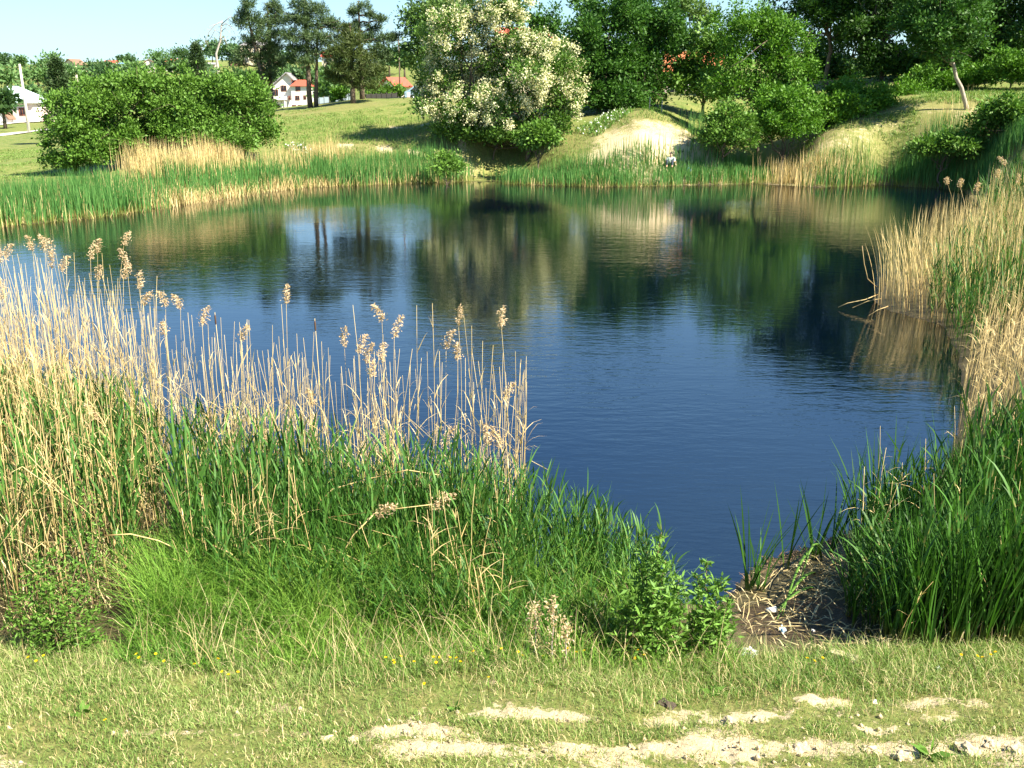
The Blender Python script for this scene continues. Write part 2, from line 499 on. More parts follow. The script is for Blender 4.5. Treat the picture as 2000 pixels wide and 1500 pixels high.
def blades(base, h, w, az, lean, curve, seg=3, r=rng, rnd=None, taper=1.0, width_profile=None):
    """grass-like blades. base (n,3); lean, curve: sideways travel per unit height (straight and squared)"""
    n = len(base)
    full = lambda v: np.broadcast_to(np.asarray(v, float), (n,))
    h, w, az, lean, curve = map(full, (h, w, az, lean, curve))
    d = np.stack([np.cos(az), np.sin(az), np.zeros(n)], -1)
    tw = az + np.pi / 2 + r.normal(0, .9, n)
    side = np.stack([np.cos(tw), np.sin(tw), np.zeros(n)], -1)
    s = np.linspace(0, 1, seg + 1)
    off = lean[:, None] * s + curve[:, None] * s ** 2
    drop = 1 - 0.35 * np.minimum(np.abs(off), 1.2) ** 2 * s
    c = base[:, None] + d[:, None] * (off * h[:, None])[..., None] + np.array([0, 0, 1.0]) * (h[:, None] * s * drop)[..., None]
    prof = (1 - s ** 2 * taper) if width_profile is None else np.interp(s, *width_profile)
    hw = side[:, None] * (w[:, None] * .5 * prof)[..., None]
    L_, R_ = c - hw, c + hw
    V = np.concatenate([np.stack([L_[:, :-1], R_[:, :-1]], 2).reshape(n, -1, 3), c[:, -1:]], 1)
    nv = 2 * seg + 1
    f = []
    for k in range(seg - 1):
        a = 2 * k
        f += [(a, a + 1, a + 3), (a, a + 3, a + 2)]
    f.append((2 * seg - 2, 2 * seg - 1, 2 * seg))
    F = (np.array(f)[None] + (np.arange(n) * nv)[:, None, None]).reshape(-1, 3)
    rr = r.random(n) if rnd is None else full(rnd)
    tt = np.concatenate([np.repeat(s[:-1], 2), [1.0]])
    return V.reshape(-1, 3), F, np.repeat(rr, nv), np.tile(tt, n)

def leaves(pos, dirv, length, width, r=rng, rnd=None, fold=0.15):
    """diamond leaves: two triangles folded along the midrib"""
    n = len(pos)
    dirv = dirv / (np.linalg.norm(dirv, axis=1, keepdims=True) + 1e-9)
    a = r.normal(size=(n, 3))
    side = np.cross(dirv, a); side /= (np.linalg.norm(side, axis=1, keepdims=True) + 1e-9)
    nor = np.cross(side, dirv)
    length = np.broadcast_to(length, (n,))[:, None]; width = np.broadcast_to(width, (n,))[:, None]
    mid = pos + dirv * length * .45 + nor * length * fold * -.3
    V = np.stack([pos, mid + side * width * .5 + nor * width * fold, pos + dirv * length, mid - side * width * .5 + nor * width * fold], 1)
    F = (np.array([(0, 1, 2), (0, 2, 3)])[None] + (np.arange(n) * 4)[:, None, None]).reshape(-1, 3)
    rr = r.random(n) if rnd is None else np.broadcast_to(rnd, (n,))
    return V.reshape(-1, 3), F, np.repeat(rr, 4), np.tile([0, .5, 1, .5], n)

def tube(path, radii, sides=6, rnd=.5, cap=True):
    path = np.asarray(path, float); n = len(path)
    radii = np.broadcast_to(radii, (n,))
    tan = np.gradient(path, axis=0); tan /= np.linalg.norm(tan, axis=1, keepdims=True) + 1e-9
    ref = np.array([1.0, 0.17, 0.05])
    u = np.cross(tan, ref); u /= np.linalg.norm(u, axis=1, keepdims=True) + 1e-9
    v = np.cross(tan, u)
    ang = np.arange(sides) / sides * 2 * np.pi
    V = path[:, None] + (u[:, None] * np.cos(ang)[None, :, None] + v[:, None] * np.sin(ang)[None, :, None]) * radii[:, None, None]
    V = V.reshape(-1, 3)
    F = []
    for i in range(n - 1):
        for k in range(sides):
            a, b = i * sides + k, i * sides + (k + 1) % sides
            F += [(a, b, b + sides), (a, b + sides, a + sides)]
    if cap:
        for k in range(1, sides - 1):
            F.append((0, k + 1, k)); F.append(((n - 1) * sides, (n - 1) * sides + k, (n - 1) * sides + k + 1))
    return V, np.array(F), np.full(len(V), rnd), np.repeat(np.linspace(0, 1, n), sides)

def limb(a, b, n=6, sag=0.0, wob=0.05, r=rng):
    a, b = np.asarray(a, float), np.asarray(b, float)
    t = np.linspace(0, 1, n)[:, None]
    L = np.linalg.norm(b - a)
    p = a + (b - a) * t
    p[1:-1] += r.normal(0, wob * L, (n - 2, 3))
    p[:, 2] += -sag * L * 4 * (t * (1 - t))[:, 0]
    return p

def place_variants(variants, P, idx, scale, rotz, tilt_az=None, tilt=None, zscale=None, rnd_shift=None):
    """merge many transformed copies of (V,F,r,t) variants into one Soup"""
    s = Soup()
    n = len(P)
    scale = np.broadcast_to(scale, (n,)); rotz = np.broadcast_to(rotz, (n,))
    zscale = scale if zscale is None else np.broadcast_to(zscale, (n,))
    tilt = np.zeros(n) if tilt is None else np.broadcast_to(tilt, (n,)); tilt_az = np.zeros(n) if tilt_az is None else np.broadcast_to(tilt_az, (n,))
    for vi, (V, F, r, t) in enumerate(variants):
        k = np.where(idx == vi)[0]
        if not len(k): continue
        c, sn = np.cos(rotz[k]), np.sin(rotz[k])
        x = V[None, :, 0] * scale[k, None]; y = V[None, :, 1] * scale[k, None]; z = V[None, :, 2] * zscale[k, None]
        X = x * c[:, None] - y * sn[:, None]; Y = x * sn[:, None] + y * c[:, None]
        X = X + z * (np.sin(tilt[k]) * np.cos(tilt_az[k]))[:, None]; Y = Y + z * (np.sin(tilt[k]) * np.sin(tilt_az[k]))[:, None]
        Z = z * np.cos(tilt[k])[:, None]
        W = np.stack([X, Y, Z], -1) + P[k][:, None]
        m = len(V)
        FF = (F[None] + (np.arange(len(k)) * m)[:, None, None]).reshape(-1, 3)
        rr = np.tile(r, len(k)).reshape(len(k), m)
        rr = np.clip(rr * .5 + rng.random((len(k), 1)) * .5, 0, 1)
        s.add(W.reshape(-1, 3), FF, rr.ravel(), np.tile(t, len(k)))
    return s

def box_mesh(name, sx, sy, sz, mat, bevel=0.0, z0=0.0, c=(0, 0)):
    bm = bmesh.new()
    bmesh.ops.create_cube(bm, size=1)
    for v in bm.verts:
        v.co = Vector((v.co.x * sx + c[0], v.co.y * sy + c[1], (v.co.z + .5) * sz + z0))
    if bevel:
        bmesh.ops.bevel(bm, geom=bm.edges[:], offset=bevel, segments=2, affect='EDGES')
    me = bpy.data.meshes.new(name); bm.to_mesh(me); bm.free()
    me.materials.append(MATS[mat])
    return me

def poly_mesh(name, verts, faces, mat):
    me = bpy.data.meshes.new(name)
    me.from_pydata([tuple(v) for v in verts], [], faces)
    bm = bmesh.new(); bm.from_mesh(me); bmesh.ops.recalc_face_normals(bm, faces=bm.faces[:]); bm.to_mesh(me); bm.free()
    me.materials.append(MATS[mat])
    return me

def slab(name, quad, thick, mat):
    """a thick sheet over the quad (4 points), thickened upward along its normal"""
    q = [Vector(p) for p in quad]
    n = (q[1] - q[0]).cross(q[-1] - q[0]).normalized()
    if n.z < 0: n = -n
    k = len(q)
    v = q + [p + n * thick for p in q]
    f = [tuple(range(k)), tuple(range(k, 2 * k))] + [(i, (i + 1) % k, (i + 1) % k + k, i + k) for i in range(k)]
    return poly_mesh(name, v, f, mat)

# ------------------------------------------------------------------ ground sheet
def build_ground():
    fr = np.radians(np.arange(-40, 40.01, .25))
    th = np.concatenate([np.radians(np.linspace(-180, -42, 56)), fr, np.radians(np.linspace(42, 177, 55))])
    rr = [0.6]
    while rr[-1] < 4000:
        x = rr[-1]
        rr.append(x * (1.12 if x < 4.6 else 1.012 if x < 16 else 1.018 if x < 120 else 1.05))
    rr = np.array(rr)
    T, Q = np.meshgrid(th, rr)
    P = np.stack([np.sin(T) * Q, np.cos(T) * Q], -1).reshape(-1, 2)
    z = ground_h(P)
    r = np.hypot(P[:, 0], P[:, 1])
    sand, mud, dry = zones(P)
    # clods and hummocks on the bare soil by the camera
    near = (1 - smooth(9, 12, r)) * smooth(4.5, 5.5, r)
    rough = np.abs(fbm(P[:, 0] * 5, P[:, 1] * 5, 21, 3) - .5) * 2
    z = z + near * (rough - .3) * .09 * np.clip(sand, .15, 1)
    # eroded face of the sandy mound
    mound = np.exp(-(((P[:, 0] - MOUND[0]) / 6) ** 2 + ((P[:, 1] - MOUND[1]) / 4) ** 2))
    z = z + mound * (np.abs(fbm(P[:, 0] * .9, P[:, 1] * .5, 31, 4) - .5) - .15) * .9
    n_t, n_r = len(th), len(rr)
    i, j = np.meshgrid(np.arange(n_r - 1), np.arange(n_t), indexing='ij')
    jn = (j + 1) % n_t
    F = np.stack([i * n_t + j, i * n_t + jn, (i + 1) * n_t + jn, (i + 1) * n_t + j], -1).reshape(-1, 4)[:, ::-1]
    V = np.column_stack([P, z])
    c = len(V)
    V = np.vstack([V, [[0, 0, 3.4]]])
    fan = np.array([(c, (k + 1) % n_t, k, k) for k in range(n_t)])
    # the innermost ring is closed by thin quads to a centre vertex pair
    V = np.vstack([V, [[0.001, 0.001, 3.4]]])
    fan[:, 3] = c
    fan = np.array([(k, (k + 1) % n_t, c, c + 1) for k in range(n_t)])[:, ::-1]
    F = np.vstack([F, fan])
    ext = lambda a: np.concatenate([a, [0, 0]])
    me = mesh_arrays('ground', V, F, GROUND_MAT, {'sand': ext(sand), 'mud': ext(mud), 'dry': ext(dry)}, True)
    link('ground', me, kind='structure', label='grassy bank, meadow and village hillside round the pond')

MOUND = at(1290, 265, 63)[:2]
PATHS = [[at(x, y, Y)[:2] for x, y, Y in [(760, 247, 72), (820, 255, 71), (870, 270, 69), (905, 286, 65.5)]],
         [at(x, y, Y)[:2] for x, y, Y in [(660, 285, 66.5), (760, 290, 65.5), (840, 300, 64), (900, 305, 63)]]]
BARE = [(250, 1440, .45, .035), (400, 1446, .45, .04), (560, 1440, .3, .03), (660, 1452, .35, .045), (800, 1450, .4, .045), (1000, 1398, .35, .05), (1090, 1405, .35, .05), (1290, 1400, .22, .05), (1350, 1375, .2, .04), (1400, 1398, .3, .06), (1470, 1385, .28, .06),
        (1590, 1350, .2, .04), (1850, 1350, .25, .05), (1900, 1368, .2, .04), (1850, 1394, .18, .04), (1250, 1470, .5, .06), (1450, 1475, .5, .09), (1620, 1470, .5, .1), (1780, 1478, .5, .1), (1950, 1472, .5, .1), (900, 1490, .5, .05), (1700, 1420, .25, .03)]

def zones(P):
    r = np.hypot(P[:, 0], P[:, 1])
    sand = np.zeros(len(P)); mud = np.zeros(len(P)); dry = np.zeros(len(P))
    for px, py, sx, sy in BARE:
        c = gz(px, py, .45)
        sand = np.maximum(sand, .80 * np.exp(-((P[:, 0] - c[0]) / (sx * 1.3)) ** 2 - ((P[:, 1] - c[1] + .10 * (fbm(P[:, 0] * 2, P[:, 1] * 0 + px, 44, 3) - .5)) / (sy * 2.2)) ** 2))
    near = (1 - smooth(9, 12, r))
    patch = fbm(P[:, 0] * 1.4, P[:, 1] * 2.4, 41, 5)
    sand = sand + near * (patch - .5) * 1.1 * (P[:, 1] < 8)
    sand = sand * (1 - near * (1 - (.45 + 1.1 * fbm(P[:, 0] * 5, P[:, 1] * 6, 47, 3))))
    sand = np.maximum(sand, near * smooth(6.9, 5.5, P[:, 1]) * (.28 + .25 * smooth(-1, 3, P[:, 0])) + near * (patch - .5) * 1.2 * (P[:, 1] < 7))
    dry = np.maximum(dry, near * (P[:, 1] < 8) * .4)
    # sandy mound on the far bank
    m = np.exp(-((P[:, 0] - MOUND[0] + .6) / 4.4) ** 4 - ((P[:, 1] - MOUND[1] + .8) / 3.4) ** 4)
    er = fbm(P[:, 0] * .8, P[:, 1] * 1.5, 61, 4)
    sand = np.maximum(sand, m * (.48 + .9 * er) * np.where(P[:, 1] < MOUND[1] - .8, 1.15, .66))
    dry = np.maximum(dry, np.exp(-((P[:, 0] - MOUND[0]) / 5.0) ** 2 - ((P[:, 1] - MOUND[1]) / 5) ** 2))
    for px, py, Y, sx, sy, a in [(900, 285, 64, 2.5, 1.5, .8), (840, 290, 65, 2, 1, .5), (660, 300, 64, 3.5, 1.5, .55), (720, 290, 66, 5, 2, .4), (945, 325, 60.5, 1.2, 1.0, .5), (930, 346, 59.3, .8, .6, .6),
                                 (1520, 320, 59.5, 1.5, 1.2, .95), (1720, 345, 58.5, .8, 1.5, .9), (1760, 285, 60, 5, 2.5, .5), (1740, 232, 66, 2.4, .6, .95), (1650, 290, 61, 4, 2, .35)]:
        c = at(px, py, Y)
        g = np.exp(-((P[:, 0] - c[0]) / sx) ** 2 - ((P[:, 1] - c[1]) / sy) ** 2)
        sand = np.maximum(sand, g * a * .62)
        dry = np.maximum(dry, g)
    slope = smooth(14, 19, P[:, 0]) * smooth(48, 54, r) * (1 - smooth(72, 80, r))
    dry = np.maximum(dry, slope * np.clip(.5 + 1.2 * (fbm(P[:, 0] * .35, P[:, 1] * .35, 6, 4) - .3), 0, .9))
    sand = np.maximum(sand, slope * (fbm(P[:, 0] * .5, P[:, 1] * .7, 9, 4) - .2) * .85)
    for p in PATHS:
        d = seg_dist(P, p, False)
        sand = np.maximum(sand, .75 * (1 - smooth(.12, .4, d)))
    hill = smooth(52, 60, r) * (1 - smooth(95, 130, r)) * (P[:, 0] > -22)
    dry = np.maximum(dry, hill * smooth(.45, .7, fbm(P[:, 0] * .12, P[:, 1] * .2, 5)) * .8)
    c = gz(1560, 1225, .05)
    mud = np.exp(-((P[:, 0] - c[0]) / .95) ** 2 - ((P[:, 1] - c[1]) / .62) ** 2) * 1.6
    d = seg_dist(P, SHORE); ins = inside(P, SHORE)
    mud = np.maximum(mud, np.where(ins, 1.0, (1 - smooth(0, .5 , d)) * .9))
    reedy = (P[:, 1] > 7.9) & (r < 40)
    mud = np.maximum(mud, reedy * .85 * (r < 30))
    return np.clip(sand, 0, 1.2), np.clip(mud, 0, 1), np.clip(dry, 0, 1)

build_ground()

# ------------------------------------------------------------------ water
def build_water():
    pts = [Vector((x, y, 0)) for x, y in SHORE]
    lo = np.min([p[:2] for p in pts], 0) - 3; hi = np.max([p[:2] for p in pts], 0) + 3
    nx, ny = 40, 40
    xs, ys = np.linspace(lo[0], hi[0], nx), np.linspace(lo[1], hi[1], ny)
    X, Y = np.meshgrid(xs, ys)
    V = np.stack([X, Y, np.zeros_like(X)], -1).reshape(-1, 3)
    i, j = np.meshgrid(np.arange(ny - 1), np.arange(nx - 1), indexing='ij')
    F = np.stack([i * nx + j, i * nx + j + 1, (i + 1) * nx + j + 1, (i + 1) * nx + j], -1).reshape(-1, 4)
    # keep only cells near or in the pond
    c = V[F].mean(1)
    keep = inside(c, SHORE) | (seg_dist(c, SHORE) < 3.0)
    me = mesh_arrays('water', V, F[keep], WATER_MAT)
    link('water', me, kind='structure', label='rippled blue pond mirroring the trees')
build_water()

# ------------------------------------------------------------------ roads on the meadow
solid_mat('pale_road', (.62, .58, .52), (.52, .48, .42), 2, .9)
def ribbon(name, pts, w, label):
    pts = np.array(pts); V, F = [], []
    for k, p in enumerate(pts):
        t = pts[min(k + 1, len(pts) - 1)] - pts[max(k - 1, 0)]; t = t / np.hypot(*t); n = np.array([-t[1], t[0]])
        V += [p + n * w / 2, p - n * w / 2]
    P = on_ground(np.array(V)); P[:, 2] += .12
    F = [(2 * k, 2 * k + 1, 2 * k + 3, 2 * k + 2) for k in range(len(pts) - 1)]
    me = poly_mesh(name, P, F, 'pale_road')
    link(name, me, kind='structure', label=label)
def dense(pts, n=30):
    pts = np.array(pts); t = np.linspace(0, len(pts) - 1, n)
    return np.stack([np.interp(t, np.arange(len(pts)), pts[:, k]) for k in range(2)], -1)
ribbon('road', dense([at(-300, 276, 115)[:2], at(0, 267, 123)[:2], at(60, 261, 127)[:2], at(140, 254, 133)[:2]]), 2.0, 'pale village lane crossing the meadow')
ribbon('road', dense([at(-300, 252, 138)[:2], at(0, 246, 143)[:2], at(70, 240, 149)[:2], at(160, 234, 158)[:2]]), 2.0, 'pale lane in front of the pink house')

# ------------------------------------------------------------------ trees
def crown_soup(lobes, n_clump, per, leaf, spread, r, up=.35, flat=1.0, aspect=.55, shell=.55):
    """lobes: (cx,cy,cz, rx,ry,rz). Leaf clumps fill the lobes, denser towards the outside."""
    s = Soup()
    lob = np.array(lobes, float)
    sub = []
    for l in lob:                                     # each mass breaks up into uneven boughs
        nb = 12
        v = r.normal(size=(nb, 3)); v[:, 2] = np.abs(v[:, 2]) * .9 - .25; v /= np.linalg.norm(v, axis=1, keepdims=True)
        k = r.uniform(.16, .46, (nb, 1))
        sub.append(np.hstack([l[:3] + v * l[3:] * r.uniform(.4, 1.12, (nb, 1)), l[3:] * k * np.array([1, 1, .8])]))
        w = r.normal(size=(5, 3)); w[:, 2] = np.abs(w[:, 2]); w /= np.linalg.norm(w, axis=1, keepdims=True)
        for q in w:                                   # sprays that break the outline
            for f in (1.0, 1.14, 1.28):
                sub.append(np.hstack([l[:3] + q * l[3:] * f, np.full(3, l[3:].min() * .13)])[None])
    lob = np.vstack([np.hstack([lob[:, :3], lob[:, 3:] * .5]), *sub])
    vol = np.cbrt(lob[:, 3] * lob[:, 4] * lob[:, 5]) ** 1.9
    pick = r.choice(len(lob), n_clump, p=vol / vol.sum())
    u = r.normal(size=(n_clump, 3)); u /= np.linalg.norm(u, axis=1, keepdims=True)
    rad = shell + (1 - shell) * r.random(n_clump) ** .7
    rad *= 1 + r.normal(0, .16, n_clump)
    c = lob[pick, :3] + u * lob[pick, 3:] * rad[:, None]
    size = spread * (.28 + .6 * r.random(n_clump))
    k = np.repeat(np.arange(n_clump), per)
    g = r.normal(size=(len(k), 3)) * np.array([1, 1, .75 * flat])
    pos = c[k] + g * size[k, None]
    d = g * .6 + u[k] * .7 + r.normal(size=(len(k), 3)) * .7 + np.array([0, 0, up])
    tone = np.clip(r.normal(.5, .22, n_clump)[k] + r.normal(0, .18, len(k)), 0, 1)
    L = leaf * (.5 + 1.0 * r.random(len(k)))
    s.add(*leaves(pos, d, L, L * aspect, r, tone))
    return s, c, u

def trunk_soup(base, fork, tips, r0, r, wob=.03, n_twig=0):
    s = Soup()
    base, fork = np.asarray(base, float), np.asarray(fork, float)
    p = limb(base - np.array([0, 0, .3]), fork, 7, 0, wob, r)
    s.add(*tube(p, np.linspace(r0 * 1.15, r0 * .75, 7), 7))
    for tip in tips:
        st = p[r.integers(5, 7)]
        q = limb(st, tip, 6, r.uniform(-.05, .04), .05, r)
        s.add(*tube(q, np.linspace(r0 * .5, r0 * .1, 6), 5))
        for _ in range(n_twig):
            a = q[r.integers(2, 5)]
            e = a + r.normal(0, 1, 3) * np.linalg.norm(tip - fork) * .35 + np.array([0, 0, .2])
            s.add(*tube(limb(a, e, 4, 0, .06, r), np.linspace(r0 * .2, r0 * .05, 4), 4))
    return s

def tree(name, label, px, py_base, Y, lobes_px, leafmat, n_clump=260, per=34, leaf=.26, spread=.42, trunk=.16, bark='bark', depth=1.0, group=None, cat='tree',
         blossom=0, up=.35, shell=.55, fork_h=.3, twig=2, seed=None, sink=.0, trunk_top=None):
    """lobes_px: (px, py, half-width px, half-height px[, depth offset m]) of the crown's masses as they look from the pond's near bank"""
    r = np.random.default_rng(seed if seed is not None else abs(hash((label, px))) % 100000 if False else int(px * 31 + py_base * 17 + Y * 7) % 100000)
    b = at(px, py_base, Y)
    b[2] = ground_h(b[None, :2])[0] - sink
    m = Y / FPX
    lobes = []
    for l in lobes_px:
        c = at(l[0], l[1], Y)
        dy = l[4] if len(l) > 4 else r.normal(0, .25) * l[2] * m
        lobes.append((c[0] - b[0], dy, c[2] - b[2], l[2] * m, l[2] * m * depth, l[3] * m))
    root = link(name, None, label=label, cat=cat, group=group, loc=b)
    s, c, u = crown_soup(lobes, n_clump, per, leaf, spread, r, up, shell=shell)
    link('crown', s.mesh('crown', leafmat), root)
    top = max(l[2] for l in lobes)
    fork = np.array([np.mean([l[0] for l in lobes]) * .5, 0, max(.4, min(l[2] - l[5] for l in lobes) * .6 + top * fork_h)]) if trunk_top is None else np.array(at(trunk_top[0], trunk_top[1], Y) - b)
    tips = [np.array(l[:3]) + r.normal(0, .25, 3) * np.array(l[3:]) for l in lobes] + [np.array(lobes[r.integers(len(lobes))][:3]) + r.normal(0, .45, 3) * np.array(lobes[0][3:]) for _ in range(4 if trunk_top is None else 0)]
    link('trunk', trunk_soup((0, 0, 0), fork, tips, trunk, r, .03 if trunk_top is None else .012, twig).mesh('trunk', bark), root)
    if blossom:
        s2 = Soup()
        hang_on = (np.sin(c[:, 0] * 2.1 + 1) + np.sin(c[:, 1] * 2.3) + np.sin(c[:, 2] * 2.6 + 2) + r.normal(0, .6, len(c))) > -.7
        k = r.choice(np.where(hang_on)[0], blossom)
        out = c[k] + u[k] * spread * .8 + np.array([.12, -.12, .1])
        per_b = 26
        kk = np.repeat(np.arange(blossom), per_b)
        hang = r.random((len(kk), 1)) * np.array([[0, 0, -.30]])
        pos = out[kk] + r.normal(size=(len(kk), 3)) * np.array([.17, .17, .15]) + hang
        s2.add(*leaves(pos, r.normal(size=(len(kk), 3)) + np.array([0, 0, -.5]), .11, .095, r))
        link('blossom', s2.mesh('blossom', 'acacia_blossom'), root)
    return root

LEFTG, RIGHTG, CENTG = 'bushes on the left bank of the pond', 'dark trees crowding the right bank', 'trees behind the far bank'
# --- bush thicket on the left bank
for lab, px, py, Y, lob, n in [
    ('rounded green bush at the left end of the thicket, skirted to the ground', 145, 345, 57, [(150, 265, 45, 60), (130, 315, 35, 28), (165, 215, 35, 40), (185, 300, 40, 40)], 300),
    ('tall bush with a peaked top, second in the left bank thicket', 225, 335, 58.5, [(225, 200, 50, 55), (255, 160, 40, 30), (215, 265, 55, 55), (250, 290, 45, 40)], 360),
    ('broad bush in the middle of the left bank thicket', 315, 325, 60, [(320, 190, 60, 50), (290, 160, 35, 25), (350, 240, 55, 55), (300, 270, 55, 45)], 380),
    ('bush right of the thicket middle, below the bare dead tree', 405, 318, 60.5, [(400, 195, 55, 45), (440, 180, 45, 35), (400, 255, 60, 50), (365, 215, 40, 40)], 380),
    ('bright green bush at the right end of the left bank thicket', 470, 308, 61, [(475, 215, 45, 50), (490, 260, 40, 40), (440, 270, 50, 35), (460, 180, 40, 30)], 340),
    ('low leafy bush in front of the thicket above the dry reeds', 400, 318, 58.5, [(400, 275, 55, 32), (450, 280, 45, 28), (350, 270, 40, 30)], 240)]:
    rt = np.random.default_rng(int(px)); t0 = min(y - h for x, y, w, h in lob)
    lob = lob + [(min(px + rt.normal(0, 32), 495), t0 + rt.uniform(12, 32), rt.uniform(8, 16), rt.uniform(16, 30)) for _ in range(4)]
    lob = [(x, y + 10, w, h * .8) if y < 205 else (x, y, w, h) for x, y, w, h in lob]
    tree('bush', lab, px, py, Y, lob, 'shrub_leaf', int(n * 1.25), 46, .17, .36, .09, depth=1.0, group=LEFTG, cat='bush', fork_h=.1, twig=1)

# --- flowering acacias
AC = 'white flowering acacias'
tree('acacia_tree', 'tall acacia covered in cream blossom, its top above the picture edge', 930, 268, 67,
     [(930, 40, 65, 60), (980, 20, 45, 35), (880, 90, 55, 55), (850, 160, 45, 55), (940, 150, 75, 60), (890, 210, 60, 50), (840, 200, 30, 35), (985, 100, 50, 40)], 'acacia_leaf', 700, 36, .18, .42, .17, group=AC, blossom=1200, fork_h=.2)
tree('acacia_tree', 'broad low acacia with drooping cream blossom beside the taller one', 1030, 268, 66,
     [(1030, 150, 70, 60), (1080, 130, 45, 45), (1090, 190, 38, 50), (1000, 210, 65, 45), (950, 225, 50, 35), (1105, 215, 20, 35), (1040, 100, 45, 30)], 'acacia_leaf', 640, 36, .18, .42, .15, group=AC, blossom=920, fork_h=.2)
tree('broadleaf_tree', 'pale green tree rising behind the left side of the flowering acacia', 840, 195, 88,
     [(845, 40, 45, 60), (815, 60, 25, 45), (880, 20, 40, 40), (820, 120, 30, 35), (835, 100, 40, 40)], 'pale_leaf', 420, 30, .25, .45, .2, group=CENTG, fork_h=.35)
tree('broadleaf_tree', 'small tree with finger-like top between the acacia and the dark trees', 1060, 215, 100,
     [(1055, 45, 14, 30), (1040, 70, 18, 30), (1080, 60, 18, 40), (1065, 110, 35, 40)], 'broad_leaf', 170, 30, .28, .45, .15, group=CENTG)
tree('bush', 'dark understory bush in the shade beneath the flowering acacias', 960, 268, 66, [(925, 250, 45, 22), (1000, 250, 50, 22), (1070, 248, 42, 24), (880, 256, 30, 16), (960, 264, 60, 12), (1040, 264, 50, 12)], 'acacia_leaf', 520, 34, .19, .4, .06, cat='bush', fork_h=.1)
# --- dark broadleaf trees at centre
tree('broadleaf_tree', 'dense dark broadleaf tree directly right of the flowering acacia', 1170, 245, 72,
     [(1150, 80, 55, 60), (1190, 40, 50, 45), (1180, 130, 60, 55), (1160, 190, 50, 45), (1130, 140, 35, 45), (1210, 195, 45, 40)], 'broad_leaf', 680, 46, .22, .43, .18, group=CENTG, fork_h=.15)
tree('broadleaf_tree', 'dense dark broadleaf tree behind the top of the sandy mound', 1270, 225, 74,
     [(1260, 60, 55, 55), (1290, 110, 50, 55), (1240, 140, 50, 50), (1280, 170, 45, 40), (1230, 200, 45, 35), (1310, 60, 35, 40), (1225, 30, 35, 35)], 'broad_leaf', 660, 46, .22, .43, .18, group=CENTG, fork_h=.15)
tree('broadleaf_tree', 'airy light green tree with an open top against the sky', 1350, 200, 92,
     [(1345, 20, 40, 40), (1375, 40, 22, 30), (1310, 10, 30, 30), (1350, 80, 28, 25)], 'pale_leaf', 200, 26, .26, .45, .14, group=CENTG, fork_h=.4)
tree('broadleaf_tree', 'mid green tree with a rusty patch behind it, right of the mound', 1370, 235, 74,
     [(1370, 130, 40, 45), (1400, 90, 40, 40), (1345, 170, 30, 35), (1395, 180, 40, 40)], 'shrub_leaf', 330, 30, .25, .42, .13, group=CENTG, fork_h=.2)
# --- big light bushes right of the mound
tree('broadleaf_tree', 'tall feathery light green tree right of the sandy mound', 1480, 275, 66,
     [(1480, 110, 60, 60), (1450, 60, 40, 50), (1530, 130, 50, 55), (1430, 170, 50, 45), (1550, 190, 45, 50), (1490, 190, 65, 50), (1510, 70, 40, 40), (1545, 90, 25, 35)], 'light_green_leaf', 950, 40, .17, .40, .14, group=CENTG, fork_h=.15)
tree('bush', 'round dark green bush hanging low over the far shore', 1530, 292, 62.5,
     [(1530, 235, 60, 45), (1560, 250, 40, 35), (1500, 260, 40, 35), (1540, 200, 45, 30)], 'light_green_leaf', 460, 40, .17, .34, .09, cat='bush', fork_h=.1)
tree('bush', 'loose green bush at the right foot of the sandy mound', 1410, 296, 61,
     [(1420, 255, 38, 34), (1438, 272, 32, 26), (1395, 268, 24, 24), (1420, 228, 22, 18)], 'shrub_leaf', 320, 38, .17, .32, .07, cat='bush', fork_h=.1)
tree('bush', 'small round bush below the flowering acacia', 1050, 298, 62,
     [(1050, 270, 32, 24), (1035, 278, 24, 20), (1072, 275, 22, 20), (1050, 252, 18, 12)], 'shrub_leaf', 170, 28, .20, .28, .05, cat='bush', fork_h=.1)
tree('bush', 'sparse little shrub standing in the reeds left of the bare landing', 872, 345, 59.3,
     [(870, 318, 24, 20), (885, 330, 18, 14), (858, 330, 18, 14)], 'shrub_leaf', 75, 20, .18, .26, .04, cat='bush', fork_h=.1)
